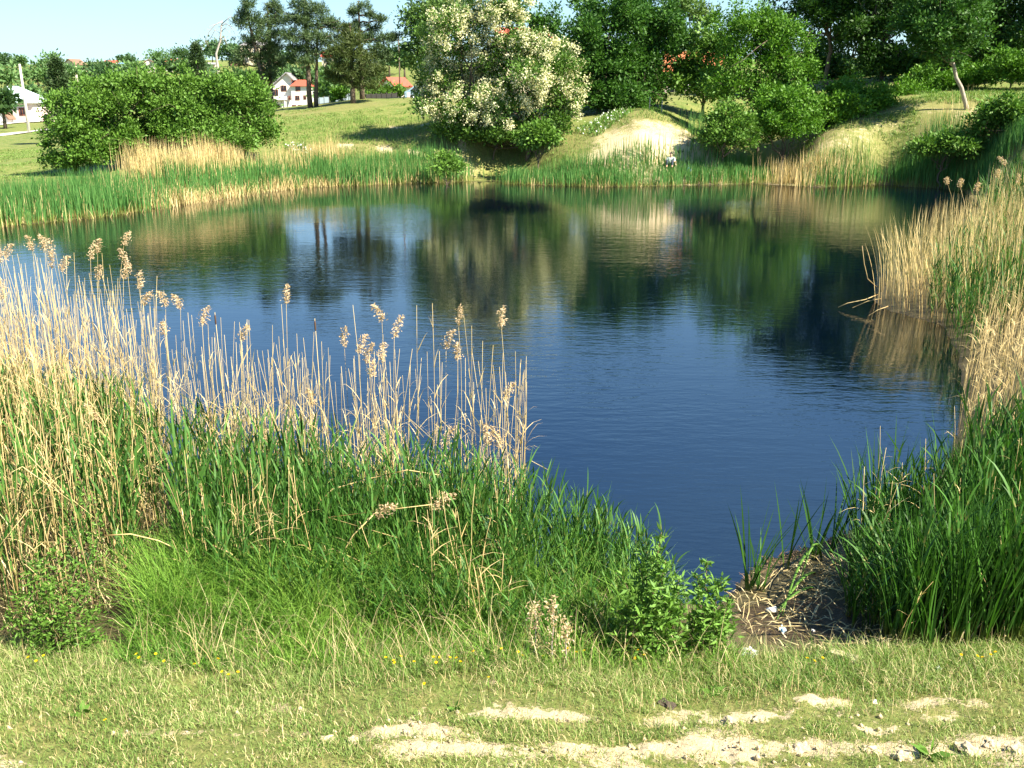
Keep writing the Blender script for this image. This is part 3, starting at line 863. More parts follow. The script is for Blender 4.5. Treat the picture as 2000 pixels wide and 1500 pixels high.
# --- right bank wood
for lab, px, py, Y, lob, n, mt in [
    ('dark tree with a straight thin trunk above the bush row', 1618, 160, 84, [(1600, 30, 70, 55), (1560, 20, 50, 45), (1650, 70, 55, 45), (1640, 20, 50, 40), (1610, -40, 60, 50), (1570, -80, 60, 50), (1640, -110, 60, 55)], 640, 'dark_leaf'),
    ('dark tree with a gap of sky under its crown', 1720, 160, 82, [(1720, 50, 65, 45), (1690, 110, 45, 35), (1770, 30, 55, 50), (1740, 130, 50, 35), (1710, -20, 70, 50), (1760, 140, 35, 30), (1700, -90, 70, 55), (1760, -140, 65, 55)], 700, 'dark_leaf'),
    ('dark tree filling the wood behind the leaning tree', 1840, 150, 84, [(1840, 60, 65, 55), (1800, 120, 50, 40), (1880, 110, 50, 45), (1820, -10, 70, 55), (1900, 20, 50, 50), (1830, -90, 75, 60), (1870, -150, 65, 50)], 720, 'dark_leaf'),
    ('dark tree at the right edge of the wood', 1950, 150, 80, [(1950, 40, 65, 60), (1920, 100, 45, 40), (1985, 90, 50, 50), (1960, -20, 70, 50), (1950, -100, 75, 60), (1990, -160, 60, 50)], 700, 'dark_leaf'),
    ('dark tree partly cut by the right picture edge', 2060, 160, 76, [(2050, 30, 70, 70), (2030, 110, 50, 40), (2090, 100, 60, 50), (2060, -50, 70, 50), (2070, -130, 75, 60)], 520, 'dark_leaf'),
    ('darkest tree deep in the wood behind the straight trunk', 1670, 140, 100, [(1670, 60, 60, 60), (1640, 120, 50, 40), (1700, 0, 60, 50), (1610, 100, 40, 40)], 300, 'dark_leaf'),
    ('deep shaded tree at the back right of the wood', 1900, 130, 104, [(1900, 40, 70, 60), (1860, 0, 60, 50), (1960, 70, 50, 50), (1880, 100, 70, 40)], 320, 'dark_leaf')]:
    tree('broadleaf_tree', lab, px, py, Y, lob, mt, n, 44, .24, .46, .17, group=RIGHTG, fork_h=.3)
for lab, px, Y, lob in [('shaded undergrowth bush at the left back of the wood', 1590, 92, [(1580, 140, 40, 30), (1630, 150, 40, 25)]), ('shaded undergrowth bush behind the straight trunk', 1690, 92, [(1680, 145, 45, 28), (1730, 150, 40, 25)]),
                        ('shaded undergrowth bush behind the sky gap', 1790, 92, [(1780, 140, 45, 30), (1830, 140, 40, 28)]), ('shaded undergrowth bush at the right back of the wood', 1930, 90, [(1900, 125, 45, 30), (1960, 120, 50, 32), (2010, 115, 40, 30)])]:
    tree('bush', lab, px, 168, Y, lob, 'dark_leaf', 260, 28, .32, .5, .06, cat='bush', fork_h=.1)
for lab, px, py, Y, lob, n, mt in [
    ('light green bush left of the row below the wood', 1625, 268, 66, [(1620, 205, 40, 35), (1650, 215, 40, 35), (1605, 235, 35, 30)], 260, 'light_green_leaf'),
    ('bush with deep shade beneath, at the middle of the row below the wood', 1690, 250, 67, [(1685, 195, 42, 32), (1715, 210, 28, 30), (1660, 200, 35, 30)], 260, 'light_green_leaf'),
    ('low green bush at the right end of the row below the wood', 1755, 210, 71, [(1755, 190, 30, 20), (1785, 185, 28, 18), (1730, 195, 20, 20)], 170, 'light_green_leaf'),
    ('pale green undergrowth bush behind the leaning trunk', 1830, 185, 72, [(1825, 160, 35, 24), (1800, 168, 28, 20), (1850, 170, 25, 18)], 190, 'light_green_leaf'),
    ('green bush between the leaning trunk and the picture edge', 1905, 175, 72, [(1900, 150, 30, 22), (1925, 155, 25, 20), (1880, 160, 22, 18)], 170, 'light_green_leaf'),
    ('bright green bush at the right edge on the crest', 1975, 165, 70, [(1975, 130, 38, 32), (2005, 140, 35, 30), (1950, 145, 25, 22)], 230, 'light_green_leaf'),
    ('rounded bush on the slope at the right edge below the crest', 1965, 262, 56, [(1960, 228, 45, 30), (1995, 240, 35, 28), (1935, 245, 25, 20)], 280, 'shrub_leaf'),
    ('low bush on the slope above the right shore reeds', 1840, 300, 57, [(1840, 280, 40, 20), (1870, 285, 30, 18), (1810, 288, 25, 15)], 180, 'shrub_leaf')]:
    tree('bush', lab, px, py, Y, lob, mt, int(n * 1.2), 38, .18, .34, .06, cat='bush', fork_h=.1)
tree('broadleaf_tree', 'slender tree leaning left with a pale bare trunk on the right slope', 1893, 217, 64,
     [(1850, 60, 60, 55), (1805, 85, 40, 35), (1840, -10, 60, 50), (1885, 85, 35, 35), (1845, 110, 30, 22), (1790, 40, 30, 35), (1900, 30, 30, 35)], 'broad_leaf', 560, 36, .20, .42, .13, bark='pale_bark', trunk_top=(1858, 112))

# --- pines
def pine(label, px, py, Y, top_py, tiers, mat, r_seed, trunks=1, lean=0):
    r = np.random.default_rng(r_seed)
    b = at(px, py, Y); b[2] = ground_h(b[None, :2])[0]
    m = Y / FPX
    H = at(px, top_py, Y)[2] - b[2]
    root = link('pine_tree', None, label=label, cat='tree', group='tall pines on the crest', loc=b)
    ts, cs = Soup(), Soup()
    path = np.array([[lean * m * (k / 7), r.normal(0, .06), H * k / 7] for k in range(8)]); path[0, 2] = -.3
    ts.add(*tube(path, np.linspace(.24, .05, 8), 7))
    if trunks > 1:
        p2 = path + np.array([.45, .2, 0]); p2[:, 0] += np.linspace(0, .5, 8); p2[:, 2] *= .8
        ts.add(*tube(p2, np.linspace(.2, .04, 8), 7))
    for tpx, tpy, hw, hh in tiers:                 # foliage pads
        c = at(tpx, tpy, Y) - b
        c[1] = r.normal(0, .35) * hw * m
        zc = np.clip(c[2] - .2 * hw * m, .5, H)
        st = np.array([np.interp(zc, path[:, 2], path[:, 0]), 0, zc])
        ts.add(*tube(limb(st, c, 5, .03, .05, r), np.linspace(.09, .02, 5), 5))
        for _ in range(3):
            e = c + r.normal(0, .5, 3) * np.array([hw * m, hw * m, hh * m])
            ts.add(*tube(limb(c * .5 + st * .5, e, 4, 0, .05, r), np.linspace(.045, .012, 4), 4))
        nt = int(10 + hw * hh * .085); hw, hh = hw * .9, hh * .8
        q = r.normal(size=(nt, 3)); q /= np.linalg.norm(q, axis=1, keepdims=True)
        q *= (r.random((nt, 1)) ** .5) * (1 + r.normal(0, .15, (nt, 1)))
        tc = c + q * np.array([hw * m, hw * m * .9, hh * m])
        k = np.repeat(np.arange(nt), 22)
        pos = tc[k] + r.normal(0, .10, (len(k), 3))
        d = r.normal(size=(len(k), 3)) + q[k] * .8 + np.array([0, 0, .7])
        tone = np.clip(r.normal(.5, .2, nt)[k] + r.normal(0, .12, len(k)), 0, 1)
        cs.add(*leaves(pos, d, .34 * (.7 + .6 * r.random(len(k))), .055, r, tone))
    link('trunk', ts.mesh('trunk', 'bark'), root)
    link('crown', cs.mesh('crown', mat), root)

pine('slim pine at the left of the crest group, two tufted tops', 527, 205, 86, 0,
     [(475, 25, 22, 14), (490, 10, 18, 12), (500, 45, 28, 16), (472, 45, 18, 12), (515, 70, 30, 16), (485, 80, 25, 14), (480, 105, 20, 14), (505, 110, 28, 16), (530, 90, 22, 14), (470, 125, 18, 10), (520, 135, 24, 14), (500, 150, 22, 12)], 'pine_needle', 1, lean=-35)
pine('pine beside the slim one, its tufts reaching over it', 530, 205, 88, 5,
     [(535, 20, 20, 14), (545, 40, 18, 14), (525, 45, 22, 14), (540, 70, 20, 12), (530, 100, 22, 14), (545, 120, 18, 12), (525, 150, 18, 12), (535, 10, 14, 10)], 'pine_needle', 2, lean=5)
pine('broad pine with twin dark trunks above the white house', 606, 212, 85, -8,
     [(590, 10, 28, 16), (615, 20, 30, 18), (575, 35, 25, 16), (600, 45, 35, 18), (640, 45, 28, 14), (655, 50, 16, 12), (570, 70, 24, 12), (605, 75, 38, 18), (640, 75, 25, 12), (580, 95, 28, 14), (615, 100, 34, 16), (645, 100, 18, 10), (600, 120, 30, 12), (570, 115, 18, 10)], 'pine_needle', 3, trunks=2)
pine('spreading pine with a bare-stemmed top tuft, right of the crest group', 708, 198, 87, 2,
     [(706, 15, 20, 11), (690, 25, 14, 8), (722, 28, 12, 8), (745, 40, 18, 9), (730, 55, 18, 8), (690, 50, 22, 14), (720, 75, 30, 14), (755, 75, 22, 10), (768, 72, 12, 7), (740, 95, 26, 10), (680, 80, 30, 20), (745, 110, 24, 14), (715, 115, 36, 20)], 'pine_needle', 4, lean=0)
pine('dense olive green pine in front of the spreading one', 690, 200, 84, 45,
     [(675, 60, 22, 16), (690, 80, 26, 18), (670, 100, 28, 18), (700, 110, 30, 18), (665, 130, 28, 16), (700, 140, 34, 18), (735, 140, 26, 16), (660, 155, 22, 12), (690, 160, 28, 14), (725, 165, 24, 12), (645, 145, 16, 10)], 'olive_needle', 5)

def cone_tree(label, px, py, Y, top, hw, mat, seed):
    r = np.random.default_rng(seed)
    b = at(px, py, Y); b[2] = ground_h(b[None, :2])[0]
    m = Y / FPX
    H = at(px, top, Y)[2] - b[2]
    root = link('conifer_tree', None, label=label, cat='tree', loc=b)
    s = Soup()
    n = 420
    t = r.random(n) ** .8
    rad = hw * m * (1 - t) ** .75 * (.55 + .5 * r.random(n)) + .08
    a = r.random(n) * 2 * np.pi
    c = np.stack([np.cos(a) * rad, np.sin(a) * rad, H * (.08 + .92 * t)], -1)
    k = np.repeat(np.arange(n), 18)
    d = np.stack([np.cos(a), np.sin(a), np.full(n, .25)], -1)[k] + r.normal(0, .6, (len(k), 3))
    s.add(*leaves(c[k] + r.normal(0, .16, (len(k), 3)), d, .34, .09, r, np.clip(r.normal(.5, .25, n)[k], 0, 1)))
    link('crown', s.mesh('crown', mat), root)
    ts = Soup(); ts.add(*tube(np.array([[0, 0, -.3], [0, 0, H * .5], [0, 0, H * .97]]), [.18, .1, .02], 6))
    link('trunk', ts.mesh('trunk', 'bark'), root)
cone_tree('dark pointed conifer behind the left end of the bush thicket', 125, 250, 96, 116, 34, 'dark_conifer', 3)
cone_tree('brownish pointed conifer on the slope left of the dead tree', 391, 190, 120, 86, 24, 'dark_conifer', 4)

def dead_tree():
    Y = 92
    b = at(428, 215, Y); b[2] = ground_h(b[None, :2])[0]
    r = np.random.default_rng(9)
    w = lambda x, y, dy=0: at(x, y, Y) - b + np.array([0, dy, 0])
    root = link('dead_tree', None, label='bare grey dead tree arching left beside the pines', cat='tree', loc=b)
    s = Soup()
    tr = np.array([[0, 0, -.3], w(428, 165), w(425, 130), w(422, 105), w(430, 80), w(432, 55), w(434, 40)])
    s.add(*tube(tr, [.17, .15, .13, .11, .08, .05, .03], 6))
    link('trunk', s.mesh('trunk', 'dead_wood'), root)
    for path in [[(433, 48), (445, 36), (455, 33)], [(434, 42), (420, 48), (410, 62), (402, 80), (394, 92)], [(432, 60), (440, 55), (448, 62)], [(431, 66), (421, 58), (412, 72), (408, 82)], [(433, 50), (442, 46), (452, 52), (458, 66)], [(431, 75), (438, 72), (442, 82)]]:
        q = np.array([w(x, y, r.normal(0, .15)) for x, y in path])
        bs = Soup(); bs.add(*tube(q, np.linspace(.045, .015, len(q)), 4))
        for _ in range(7):
            a = q[r.integers(0, len(q))]
            bs.add(*tube(limb(a, a + np.array([r.normal(0, .3), r.normal(0, .3), -r.random() * .7]), 4, 0, .05, r), np.linspace(.02, .008, 4), 3))
        link('branch', bs.mesh('branch', 'dead_wood'), root)
dead_tree()

# --- trees on the village hillside
FARG = 'trees on the village hillside'
def far_tree(px, py, Y, hw, hh, mat, label, seed):
    r = np.random.default_rng(seed)
    m = Y / FPX
    b = at(px, py, Y); b[2] = ground_h(b[None, :2])[0]
    cz_ = max(hh * m, at(px, py - hh, Y)[2] - b[2])
    root = link('hillside_tree', None, label=label, cat='tree', group=FARG, loc=b)
    lob = [(0, 0, cz_, hw * m, hw * m, hh * m), (hw * m * .5, 0, cz_ * .85, hw * m * .6, hw * m * .6, hh * m * .6), (-hw * m * .5, 0, cz_ * .8, hw * m * .6, hw * m * .6, hh * m * .6)]
    s, _, _ = crown_soup(lob, 60, 16, .9, 1.0 * hw * m / 4 + .3, r, shell=.4)
    link('crown', s.mesh('crown', mat), root)
    ts = Soup(); ts.add(*tube(np.array([[0, 0, -.5], [0, 0, cz_]]), [.3, .1], 5))
    link('trunk', ts.mesh('trunk', 'bark'), root)
far = [(8, 138, 380, 16, 14, 1, 'round tree on the skyline at the left edge'), (40, 136, 390, 12, 10, 0, 'small skyline tree next to the edge one'), (185, 152, 330, 20, 20, 1, 'round dark tree beside the brown-roofed hilltop house'),
       (105, 140, 360, 20, 14, 0, 'low skyline tree left of the brown-roofed house'), (248, 132, 400, 12, 9, 1, 'little tree right of the blue hilltop roof'), (310, 130, 380, 18, 14, 0, 'light green skyline tree left of the orange-roofed house'),
       (350, 118, 420, 15, 12, 1, 'rounded dark tree behind the orange hilltop roof'), (415, 118, 380, 22, 20, 1, 'tree behind the bare dead trunk'), (75, 170, 280, 28, 20, 0, 'hillside tree above the pink house'),
       (15, 175, 270, 25, 20, 0, 'hillside tree above the pink house at the edge'), (215, 175, 280, 26, 22, 1, 'hillside tree above the thicket peak'), (265, 165, 300, 24, 18, 0, 'hillside tree below the blue roof'),
       (150, 190, 240, 26, 20, 0, 'hillside tree behind the dark pointed conifer'), (335, 170, 290, 26, 20, 1, 'hillside tree below the orange roof'), (380, 165, 290, 22, 18, 0, 'hillside tree left of the dead trunk'),
       (450, 150, 300, 22, 22, 1, 'hillside tree between dead trunk and pines'), (545, 140, 280, 22, 22, 1, 'hillside tree seen between the pine trunks'), (555, 165, 260, 20, 15, 0, 'hillside tree above the white house'),
       (635, 165, 250, 25, 16, 0, 'hillside tree right of the white house gable'), (650, 190, 160, 22, 16, 0, 'shrubby tree right of the white house'), (665, 150, 270, 22, 16, 1, 'hillside tree below the small red roof'),
       (760, 125, 240, 18, 14, 1, 'tree behind the thin dark pole'), (790, 130, 230, 15, 15, 0, 'tree between thin pole and pale tree'), (475, 185, 150, 20, 20, 0, 'shrubby tree left of the white house'),
       (60, 205, 215, 22, 16, 0, 'tree behind the pale roof'), (105, 215, 190, 18, 15, 1, 'garden tree right of the pink house'), (5, 212, 135, 14, 14, 1, 'garden tree before the pale roof'), (240, 205, 180, 30, 22, 0, 'meadow tree behind the thicket'), (330, 195, 190, 34, 22, 0, 'meadow tree behind the middle of the thicket'),
       (420, 195, 180, 30, 22, 1, 'meadow tree behind the dead trunk'), (190, 180, 250, 24, 16, 0, 'hillside tree behind the thicket peak'), (300, 185, 230, 26, 18, 0, 'hillside tree mid slope above the thicket'), (1100, 150, 150, 40, 40, 1, 'garden tree behind the acacias'),
       (480, 150, 320, 22, 18, 0, 'hillside tree left of the cream building'), (590, 165, 240, 22, 16, 1, 'hillside tree behind the twin trunks'), (715, 170, 200, 24, 16, 0, 'tree behind the olive pine'), (130, 165, 300, 22, 14, 0, 'hillside tree below the brown-roofed house'), (-20, 165, 300, 22, 18, 0, 'hillside tree cut by the left edge')]
for k, (px, py, Y, hw, hh, dk, lab) in enumerate(far):
    if 130 < px < 420 and py > 150: hh *= .7; py += 3
    far_tree(px, py, Y, hw, hh, 'far_dark_leaf' if dk else 'far_leaf', lab, 100 + k)

# ------------------------------------------------------------------ buildings
def window(parent, c, w, h, face, frame='brown_frame'):
    """a framed window proud of the wall; face = 'f' (towards the pond) or 's' (right side)"""
    t = .06
    x, y, z = c
    fr = Soup()
    def bx(cx, cz_, sx, sz):
        v = np.array([[a * sx / 2, b * t / 2, d * sz / 2] for a in (-1, 1) for b in (-1, 1) for d in (-1, 1)]) + np.array([cx, 0, cz_])
        f = np.array([(0, 1, 3), (0, 3, 2), (4, 6, 7), (4, 7, 5), (0, 4, 5), (0, 5, 1), (2, 3, 7), (2, 7, 6), (0, 2, 6), (0, 6, 4), (1, 5, 7), (1, 7, 3)])
        return v, f, np.full(8, .5), np.full(8, .5)
    b = .12
    for a in (bx(-w / 2, 0, b, h + b), bx(w / 2, 0, b, h + b), bx(0, -h / 2, w - b, b), bx(0, h / 2, w - b, b), bx(0, 0, b * .6, h - b)): fr.add(*a)
    o = link('window', fr.mesh('window', frame), parent, loc=(x, y, z), rot=(0, 0, 0 if face == 'f' else R(90)))
    g = link('pane', box_mesh('pane', w - b, .03, h - b, 'window_pane', 0, -(h - b) / 2), o, loc=(0, .025, 0))
    return o

def house(name, label, px, py, Y, w, d, h, roof_h, wall, roof, kind='gable', rot=0, wins=(), chimney=False, over=.35, frame='white_frame', group=None, zb=None):
    b = at(px, py, Y)
    if zb is None:
        b[2] = min(b[2], ground_h(b[None, :2])[0] + .3)
    root = link(name, None, label=label, cat='house', group=group, loc=b, rot=(0, 0, rot))
    link('wall', box_mesh('wall', w, d, h + 1.5, wall, 0, -1.5), root)
    W, D = w / 2 + over, d / 2 + over
    t = .15
    if kind == 'gable':                       # ridge along x
        r1 = slab('roof', [(-W, -D, h - .05), (W, -D, h - .05), (W, 0, h + roof_h), (-W, 0, h + roof_h)], t, roof)
        r2 = slab('roof', [(W, D, h - .05), (-W, D, h - .05), (-W, 0, h + roof_h), (W, 0, h + roof_h)], t, roof)
        link('roof', r1, root); link('roof', r2, root)
        for sx in (-1, 1):
            x = sx * (w / 2 - .12)
            link('gable', poly_mesh('gable', [(x - .1, -d / 2, h), (x - .1, d / 2, h), (x - .1, 0, h + roof_h - .1), (x + .1, -d / 2, h), (x + .1, d / 2, h), (x + .1, 0, h + roof_h - .1)],
                                    [(0, 1, 2), (3, 4, 5), (0, 1, 4, 3), (1, 2, 5, 4), (2, 0, 3, 5)], wall), root)
    elif kind == 'front':                     # ridge along y, gable towards the pond
        link('roof', slab('roof', [(-W, -D, h - .05), (-W, D, h - .05), (0, D, h + roof_h), (0, -D, h + roof_h)], t, roof), root)
        link('roof', slab('roof', [(W, D, h - .05), (W, -D, h - .05), (0, -D, h + roof_h), (0, D, h + roof_h)], t, roof), root)
        for sy in (-1, 1):
            y = sy * (d / 2 - .12)
            link('gable', poly_mesh('gable', [(-w / 2, y - .1, h), (w / 2, y - .1, h), (0, y - .1, h + roof_h - .1), (-w / 2, y + .1, h), (w / 2, y + .1, h), (0, y + .1, h + roof_h - .1)],
                                    [(0, 1, 2), (3, 4, 5), (0, 1, 4, 3), (1, 2, 5, 4), (2, 0, 3, 5)], wall), root)
    else:                                     # hip
        rx = max(W - D, .3)
        v = [(-W, -D, h), (W, -D, h), (W, D, h), (-W, D, h), (-rx, 0, h + roof_h), (rx, 0, h + roof_h)]
        link('roof', poly_mesh('roof', v, [(0, 1, 5, 4), (1, 2, 5), (2, 3, 4, 5), (3, 0, 4), (0, 1, 2, 3)], roof), root)
    if chimney:
        link('chimney', box_mesh('chimney', .6, .6, 1.4, wall, .04, h + roof_h * .4, (w * .2, d * .1)), root)
    for wx, wz, ww, wh in wins:
        window(root, (wx, -d / 2 - .03, wz), ww, wh, 'f', frame)
    return root

# white two-storey house below the pines
def white_house():
    Y = 235
    b = at(570, 213, Y)
    m = Y / FPX
    root = link('white_house', None, label='white two-storey house with grey gable and red hipped wing below the pines', cat='house', loc=b)
    X = lambda px: (px - 570) * m
    Z = lambda py: (213 - py) * m
    # main block with an asymmetric gable towards the pond
    x0, x1, xp = X(535), X(572), X(564)
    prof = [(x0, -2), (x1, -2), (x1, Z(158)), (xp, Z(149)), (x0, Z(173))]
    d = 7.0
    v = [(x, 0, z) for x, z in prof] + [(x, d, z) for x, z in prof]
    n = len(prof)
    link('wall', poly_mesh('wall', v, [tuple(range(n)), tuple(range(n, 2 * n))] + [(i, (i + 1) % n, (i + 1) % n + n, i + n) for i in range(n)], 'white_wall'), root)
    link('roof', slab('roof', [(x0 - .7, -.6, Z(173) - .45), (x0 - .7, d + .5, Z(173) - .45), (xp, d + .5, Z(149) + .03), (xp, -.6, Z(149) + .03)], .25, 'grey_roof'), root)
    link('roof', slab('roof', [(xp, -.6, Z(149) + .03), (xp, d + .5, Z(149) + .03), (x1 + .6, d + .5, Z(158) - .5), (x1 + .6, -.6, Z(158) - .5)], .25, 'grey_roof'), root)
    # wing with red hipped roof
    wx0, wx1 = X(572) + .02, X(604)
    link('wing', poly_mesh('wing', [(x, y, z) for z in (-2, Z(172)) for x, y in ((wx0, -.8), (wx1, -.8), (wx1, d - 1), (wx0, d - 1))],
                           [(0, 1, 2, 3), (4, 5, 6, 7), (0, 1, 5, 4), (1, 2, 6, 5), (2, 3, 7, 6), (3, 0, 4, 7)], 'white_wall'), root)
    a, b_ = wx0 - .3, wx1 + .4
    z1, z2 = Z(172) + .02, Z(160)
    link('wing_roof', poly_mesh('wing_roof', [(a, -1.3, z1), (b_, -1.3, z1), (b_, d - .6, z1), (a, d - .6, z1), (a + 1.2, 2.2, z2), (b_ - 1.5, 2.2, z2)],
                                [(0, 1, 5, 4), (1, 2, 5), (2, 3, 4, 5), (3, 0, 4), (0, 1, 2, 3)], 'red_roof'), root)
    for px, py, w, h in [(583, 193, .9, .9), (597, 192, .5, .8), (585, 176, 1.0, 1.0), (568, 193, .4, .8), (576, 208, .9, .5), (587, 208, .9, .5)]:
        window(root, (X(px), -.83, Z(py)), w, h, 'f', 'brown_frame')
    for px, py, w, h in [(557, 176, 1.2, 1.2), (541, 184, 1.2, 1.4), (543, 209, .9, 1.0)]:
        window(root, (X(px), -.03, Z(py)), w, h, 'f', 'brown_frame')
    bal = link('balcony', box_mesh('balcony', 3.2, 1.2, .9, 'white_wall', .05, Z(197), (X(549), -.62)), root)
    for k in range(2):
        link('pillar', box_mesh('pillar', .25, .25, Z(197) + 2, 'white_wall', 0, -2, (X(538) + k * 2.6, -1.0)), root)
    link('stair', poly_mesh('stair', [(X(562), -2.4, -1), (X(572), -2.4, -1), (X(572), -2.4, Z(197)), (X(562), -1.25, -1), (X(572), -1.25, -1), (X(572), -1.25, Z(197))], [(0, 1, 2), (3, 4, 5), (0, 1, 4, 3), (1, 2, 5, 4), (2, 0, 3, 5)], 'white_wall'), root)
white_house()

house('village_house', 'pink house with a pale blue-grey hipped roof at the left edge', 35, 243, 152, 8.4, 7, 3.1, 2.4, 'pink_wall', 'pale_roof', 'hip', 0,
      [(-2.2, 1.9, .7, .9), (0.1, 1.9, .7, .9), (.1, .3, .7, .9), (2.6, 1.9, .8, 1.0)], False, .5, 'brown_frame')
house('porch', 'small dark gabled porch before the pink house', 10, 243, 146, 1.7, 1.6, .7, 1.5, 'white_wall', 'brown_roof', 'front', 0, [(0, .2, .5, .6)], False, .25)
HG = 'houses on the village hilltop'
house('village_house', 'hilltop house with a brown gabled roof above the dark conifer', 147, 137, 360, 5.2, 5, 1.9, 1.9, 'cream_wall', 'brown_roof', 'front', R(-20), [(-1, .9, .8, .9), (1, .9, .8, .9)], False, group=HG)
house('village_house', 'hilltop house with a bright red roof beside the blue one', 219, 137, 365, 3.6, 4, 1.2, 2.0, 'white_wall', 'red_roof', 'gable', 0, [(0, .5, .7, .8)], group=HG)
house('village_house', 'hilltop house with a blue hipped roof', 238, 138, 360, 4.6, 4.6, 1.2, 1.8, 'white_wall', 'blue_roof', 'hip', 0, [(-1, .5, .7, .8), (1, .5, .7, .8)], group=HG)
house('village_house', 'small white house low on the hill left of the thicket peak', 218, 152, 320, 2.8, 3, 1.2, .9, 'white_wall', 'grey_roof', 'gable', R(10), [(0, .6, .6, .7)], group=HG)
house('village_house', 'pale hilltop house with a white gable right of the blue roof', 293, 138, 360, 4.2, 4, 2.2, 1.6, 'white_wall', 'brown_roof', 'front', R(15), [(-.8, 1, .7, .8), (.8, 1, .7, .8)], group=HG)
house('village_house', 'hilltop house with an orange roof and white walls left of the conifer', 342, 141, 345, 5.2, 4.6, 2.4, 1.8, 'white_wall', 'orange_roof', 'gable', 0, [(-1.4, 1.1, .8, .9), (.2, 1.1, .8, .9), (1.6, 1.1, .8, .9)], group=HG)
house('village_house', 'small cream hilltop house between conifer and dead tree', 362, 132, 352, 2.6, 3, 1.5, .9, 'cream_wall', 'orange_roof', 'gable', 0, [(0, .8, .6, .7)], group=HG)
house('village_house', 'small yellowish house right of the conifer', 416, 135, 330, 2.2, 3, 1.3, .6, 'cream_wall', 'grey_roof', 'gable', 0, [(0, .7, .6, .7)], group=HG)
house('village_house', 'tall cream building half hidden behind the left pines', 505, 128, 300, 8.2, 6, 5.4, 2.2, 'cream_wall', 'grey_roof', 'hip', 0, [(-2.5, 3.6, 1, 1.2), (0, 3.6, 1, 1.2), (2.5, 3.6, 1, 1.2), (-2.5, 1.4, 1, 1.2), (0, 1.4, 1, 1.2), (2.5, 1.4, 1, 1.2)], group=HG)
house('village_house', 'pale house with a small red roof between the two big pines', 643, 128, 270, 3.0, 4, 2.0, 1.3, 'cream_wall', 'red_roof', 'gable', 0, [(-.6, 1, .7, .8), (.7, 1, .7, .8)], group=HG)
house('village_house', 'pinkish house low behind the left pine trunks', 470, 145, 310, 4.0, 4, 2.2, 1.2, 'pink_wall', 'brown_roof', 'gable', 0, [(-.8, 1, .7, .8), (.8, 1, .7, .8)], group=HG)
house('village_house', 'house with a bright orange-red roof behind the garden hedge', 772, 187, 128, 2.3, 2.6, 1.2, 1.1, 'white_wall', 'red_roof', 'front', R(-40), [(0, .8, .8, .8)])
house('village_house', 'large house with a red roof glimpsed through the acacia top', 1022, 195, 140, 7, 6, 6.6, 2.6, 'cream_wall', 'red_roof', 'gable', R(8), [(-2.2, 5.0, 1.1, 1.3), (0, 5.0, 1.1, 1.3), (2.2, 5.0, 1.1, 1.3), (-2.2, 2.2, 1.1, 1.3), (2.2, 2.2, 1.1, 1.3)], zb=1)
house('village_house', 'house with an orange roof hidden behind the trees right of the mound', 1350, 210, 120, 6.4, 6, 3.6, 2.6, 'pink_wall', 'orange_roof', 'gable', R(-8), [(-2.1, 2.2, 1.1, 1.2), (0, 2.2, 1.1, 1.2), (2.1, 2.2, 1.1, 1.2)], zb=1)

# utility poles
def pole(label, px, py, Y, top, rad, mat, arm=True, sides=8, lean=0):
    b = at(px, py, Y); b[2] = min(b[2], ground_h(b[None, :2])[0] + .1)
    H = at(px, top, Y)[2] - b[2]
    root = link('utility_pole', None, label=label, cat='pole', loc=b)
    s = Soup(); s.add(*tube(np.array([[0, 0, -.6], [lean * .5, 0, H * .5], [lean, 0, H]]), [rad * 1.2, rad, rad * .75], sides))
    link('shaft', s.mesh('shaft', mat), root)
    if arm:
        link('crossarm', box_mesh('crossarm', 1.1, .09, .09, mat, .01, H - .45, (lean, 0)), root)
        for k in (-1, 0, 1):
            s2 = Soup(); s2.add(*tube(np.array([[lean + k * .45, 0, H - .36], [lean + k * .45, 0, H - .2]]), [.05, .03], 6))
            link('insulator', s2.mesh('insulator', 'white_plastic'), root)
pole('tall pale concrete pole on the meadow at the left', 58, 263, 126, 125, .17, 'concrete_pole', False, lean=-.1)
pole('weathered pale wooden post behind the thicket', 160, 240, 88, 146, .13, 'pale_bark', False)
pole('thin dark utility pole against the sky left of the acacia', 782, 198, 106, 70, .07, 'bark')
pole('short pale post right of the pink house', 110, 240, 150, 214, .12, 'concrete_pole', False)

# garden fences, hedge, gatepost and car on the crest
def fence(label, p0, p1, Y, h, mat, n):
    a, b = at(p0[0], p0[1], Y), at(p1[0], p1[1], Y)
    root = link('fence', None, label=label, cat='fence', loc=((a + b) / 2))
    L_ = np.linalg.norm(b - a); w = L_ / n
    me = box_mesh('panel', w - .05, .05, h + .6, mat, .008, -.6)
    mp_ = box_mesh('post', .08, .09, h + .7, 'dark_fence', 0, -.6)
    ax = math.atan2(b[1] - a[1], b[0] - a[0])
    for k in range(n):
        p = a + (b - a) * (k + .5) / n - (a + b) / 2
        link('panel', me, root, loc=p, rot=(0, 0, ax))
    for k in range(n + 1):
        p = a + (b - a) * k / n - (a + b) / 2
        link('post', mp_, root, loc=p + np.array([0, .08, 0]), rot=(0, 0, ax))
fence('grey-blue sheet metal fence right of the twin trunked pine', (614, 207), (643, 204), 96, .7, 'metal_sheet', 3)
fence('sloping pale sheet fence below the olive pine', (655, 203), (690, 200), 96, .8, 'metal_sheet', 4)
fence('low dark garden fence under the hedge', (715, 199), (775, 197), 98, .7, 'dark_fence', 6)
tree('hedge', 'clipped green garden hedge above the dark fence', 745, 198, 100, [(725, 182, 16, 12), (750, 180, 18, 13), (775, 180, 16, 13), (738, 188, 18, 10), (765, 190, 18, 10)], 'shrub_leaf', 160, 24, .24, .3, .05, cat='hedge', fork_h=.1)
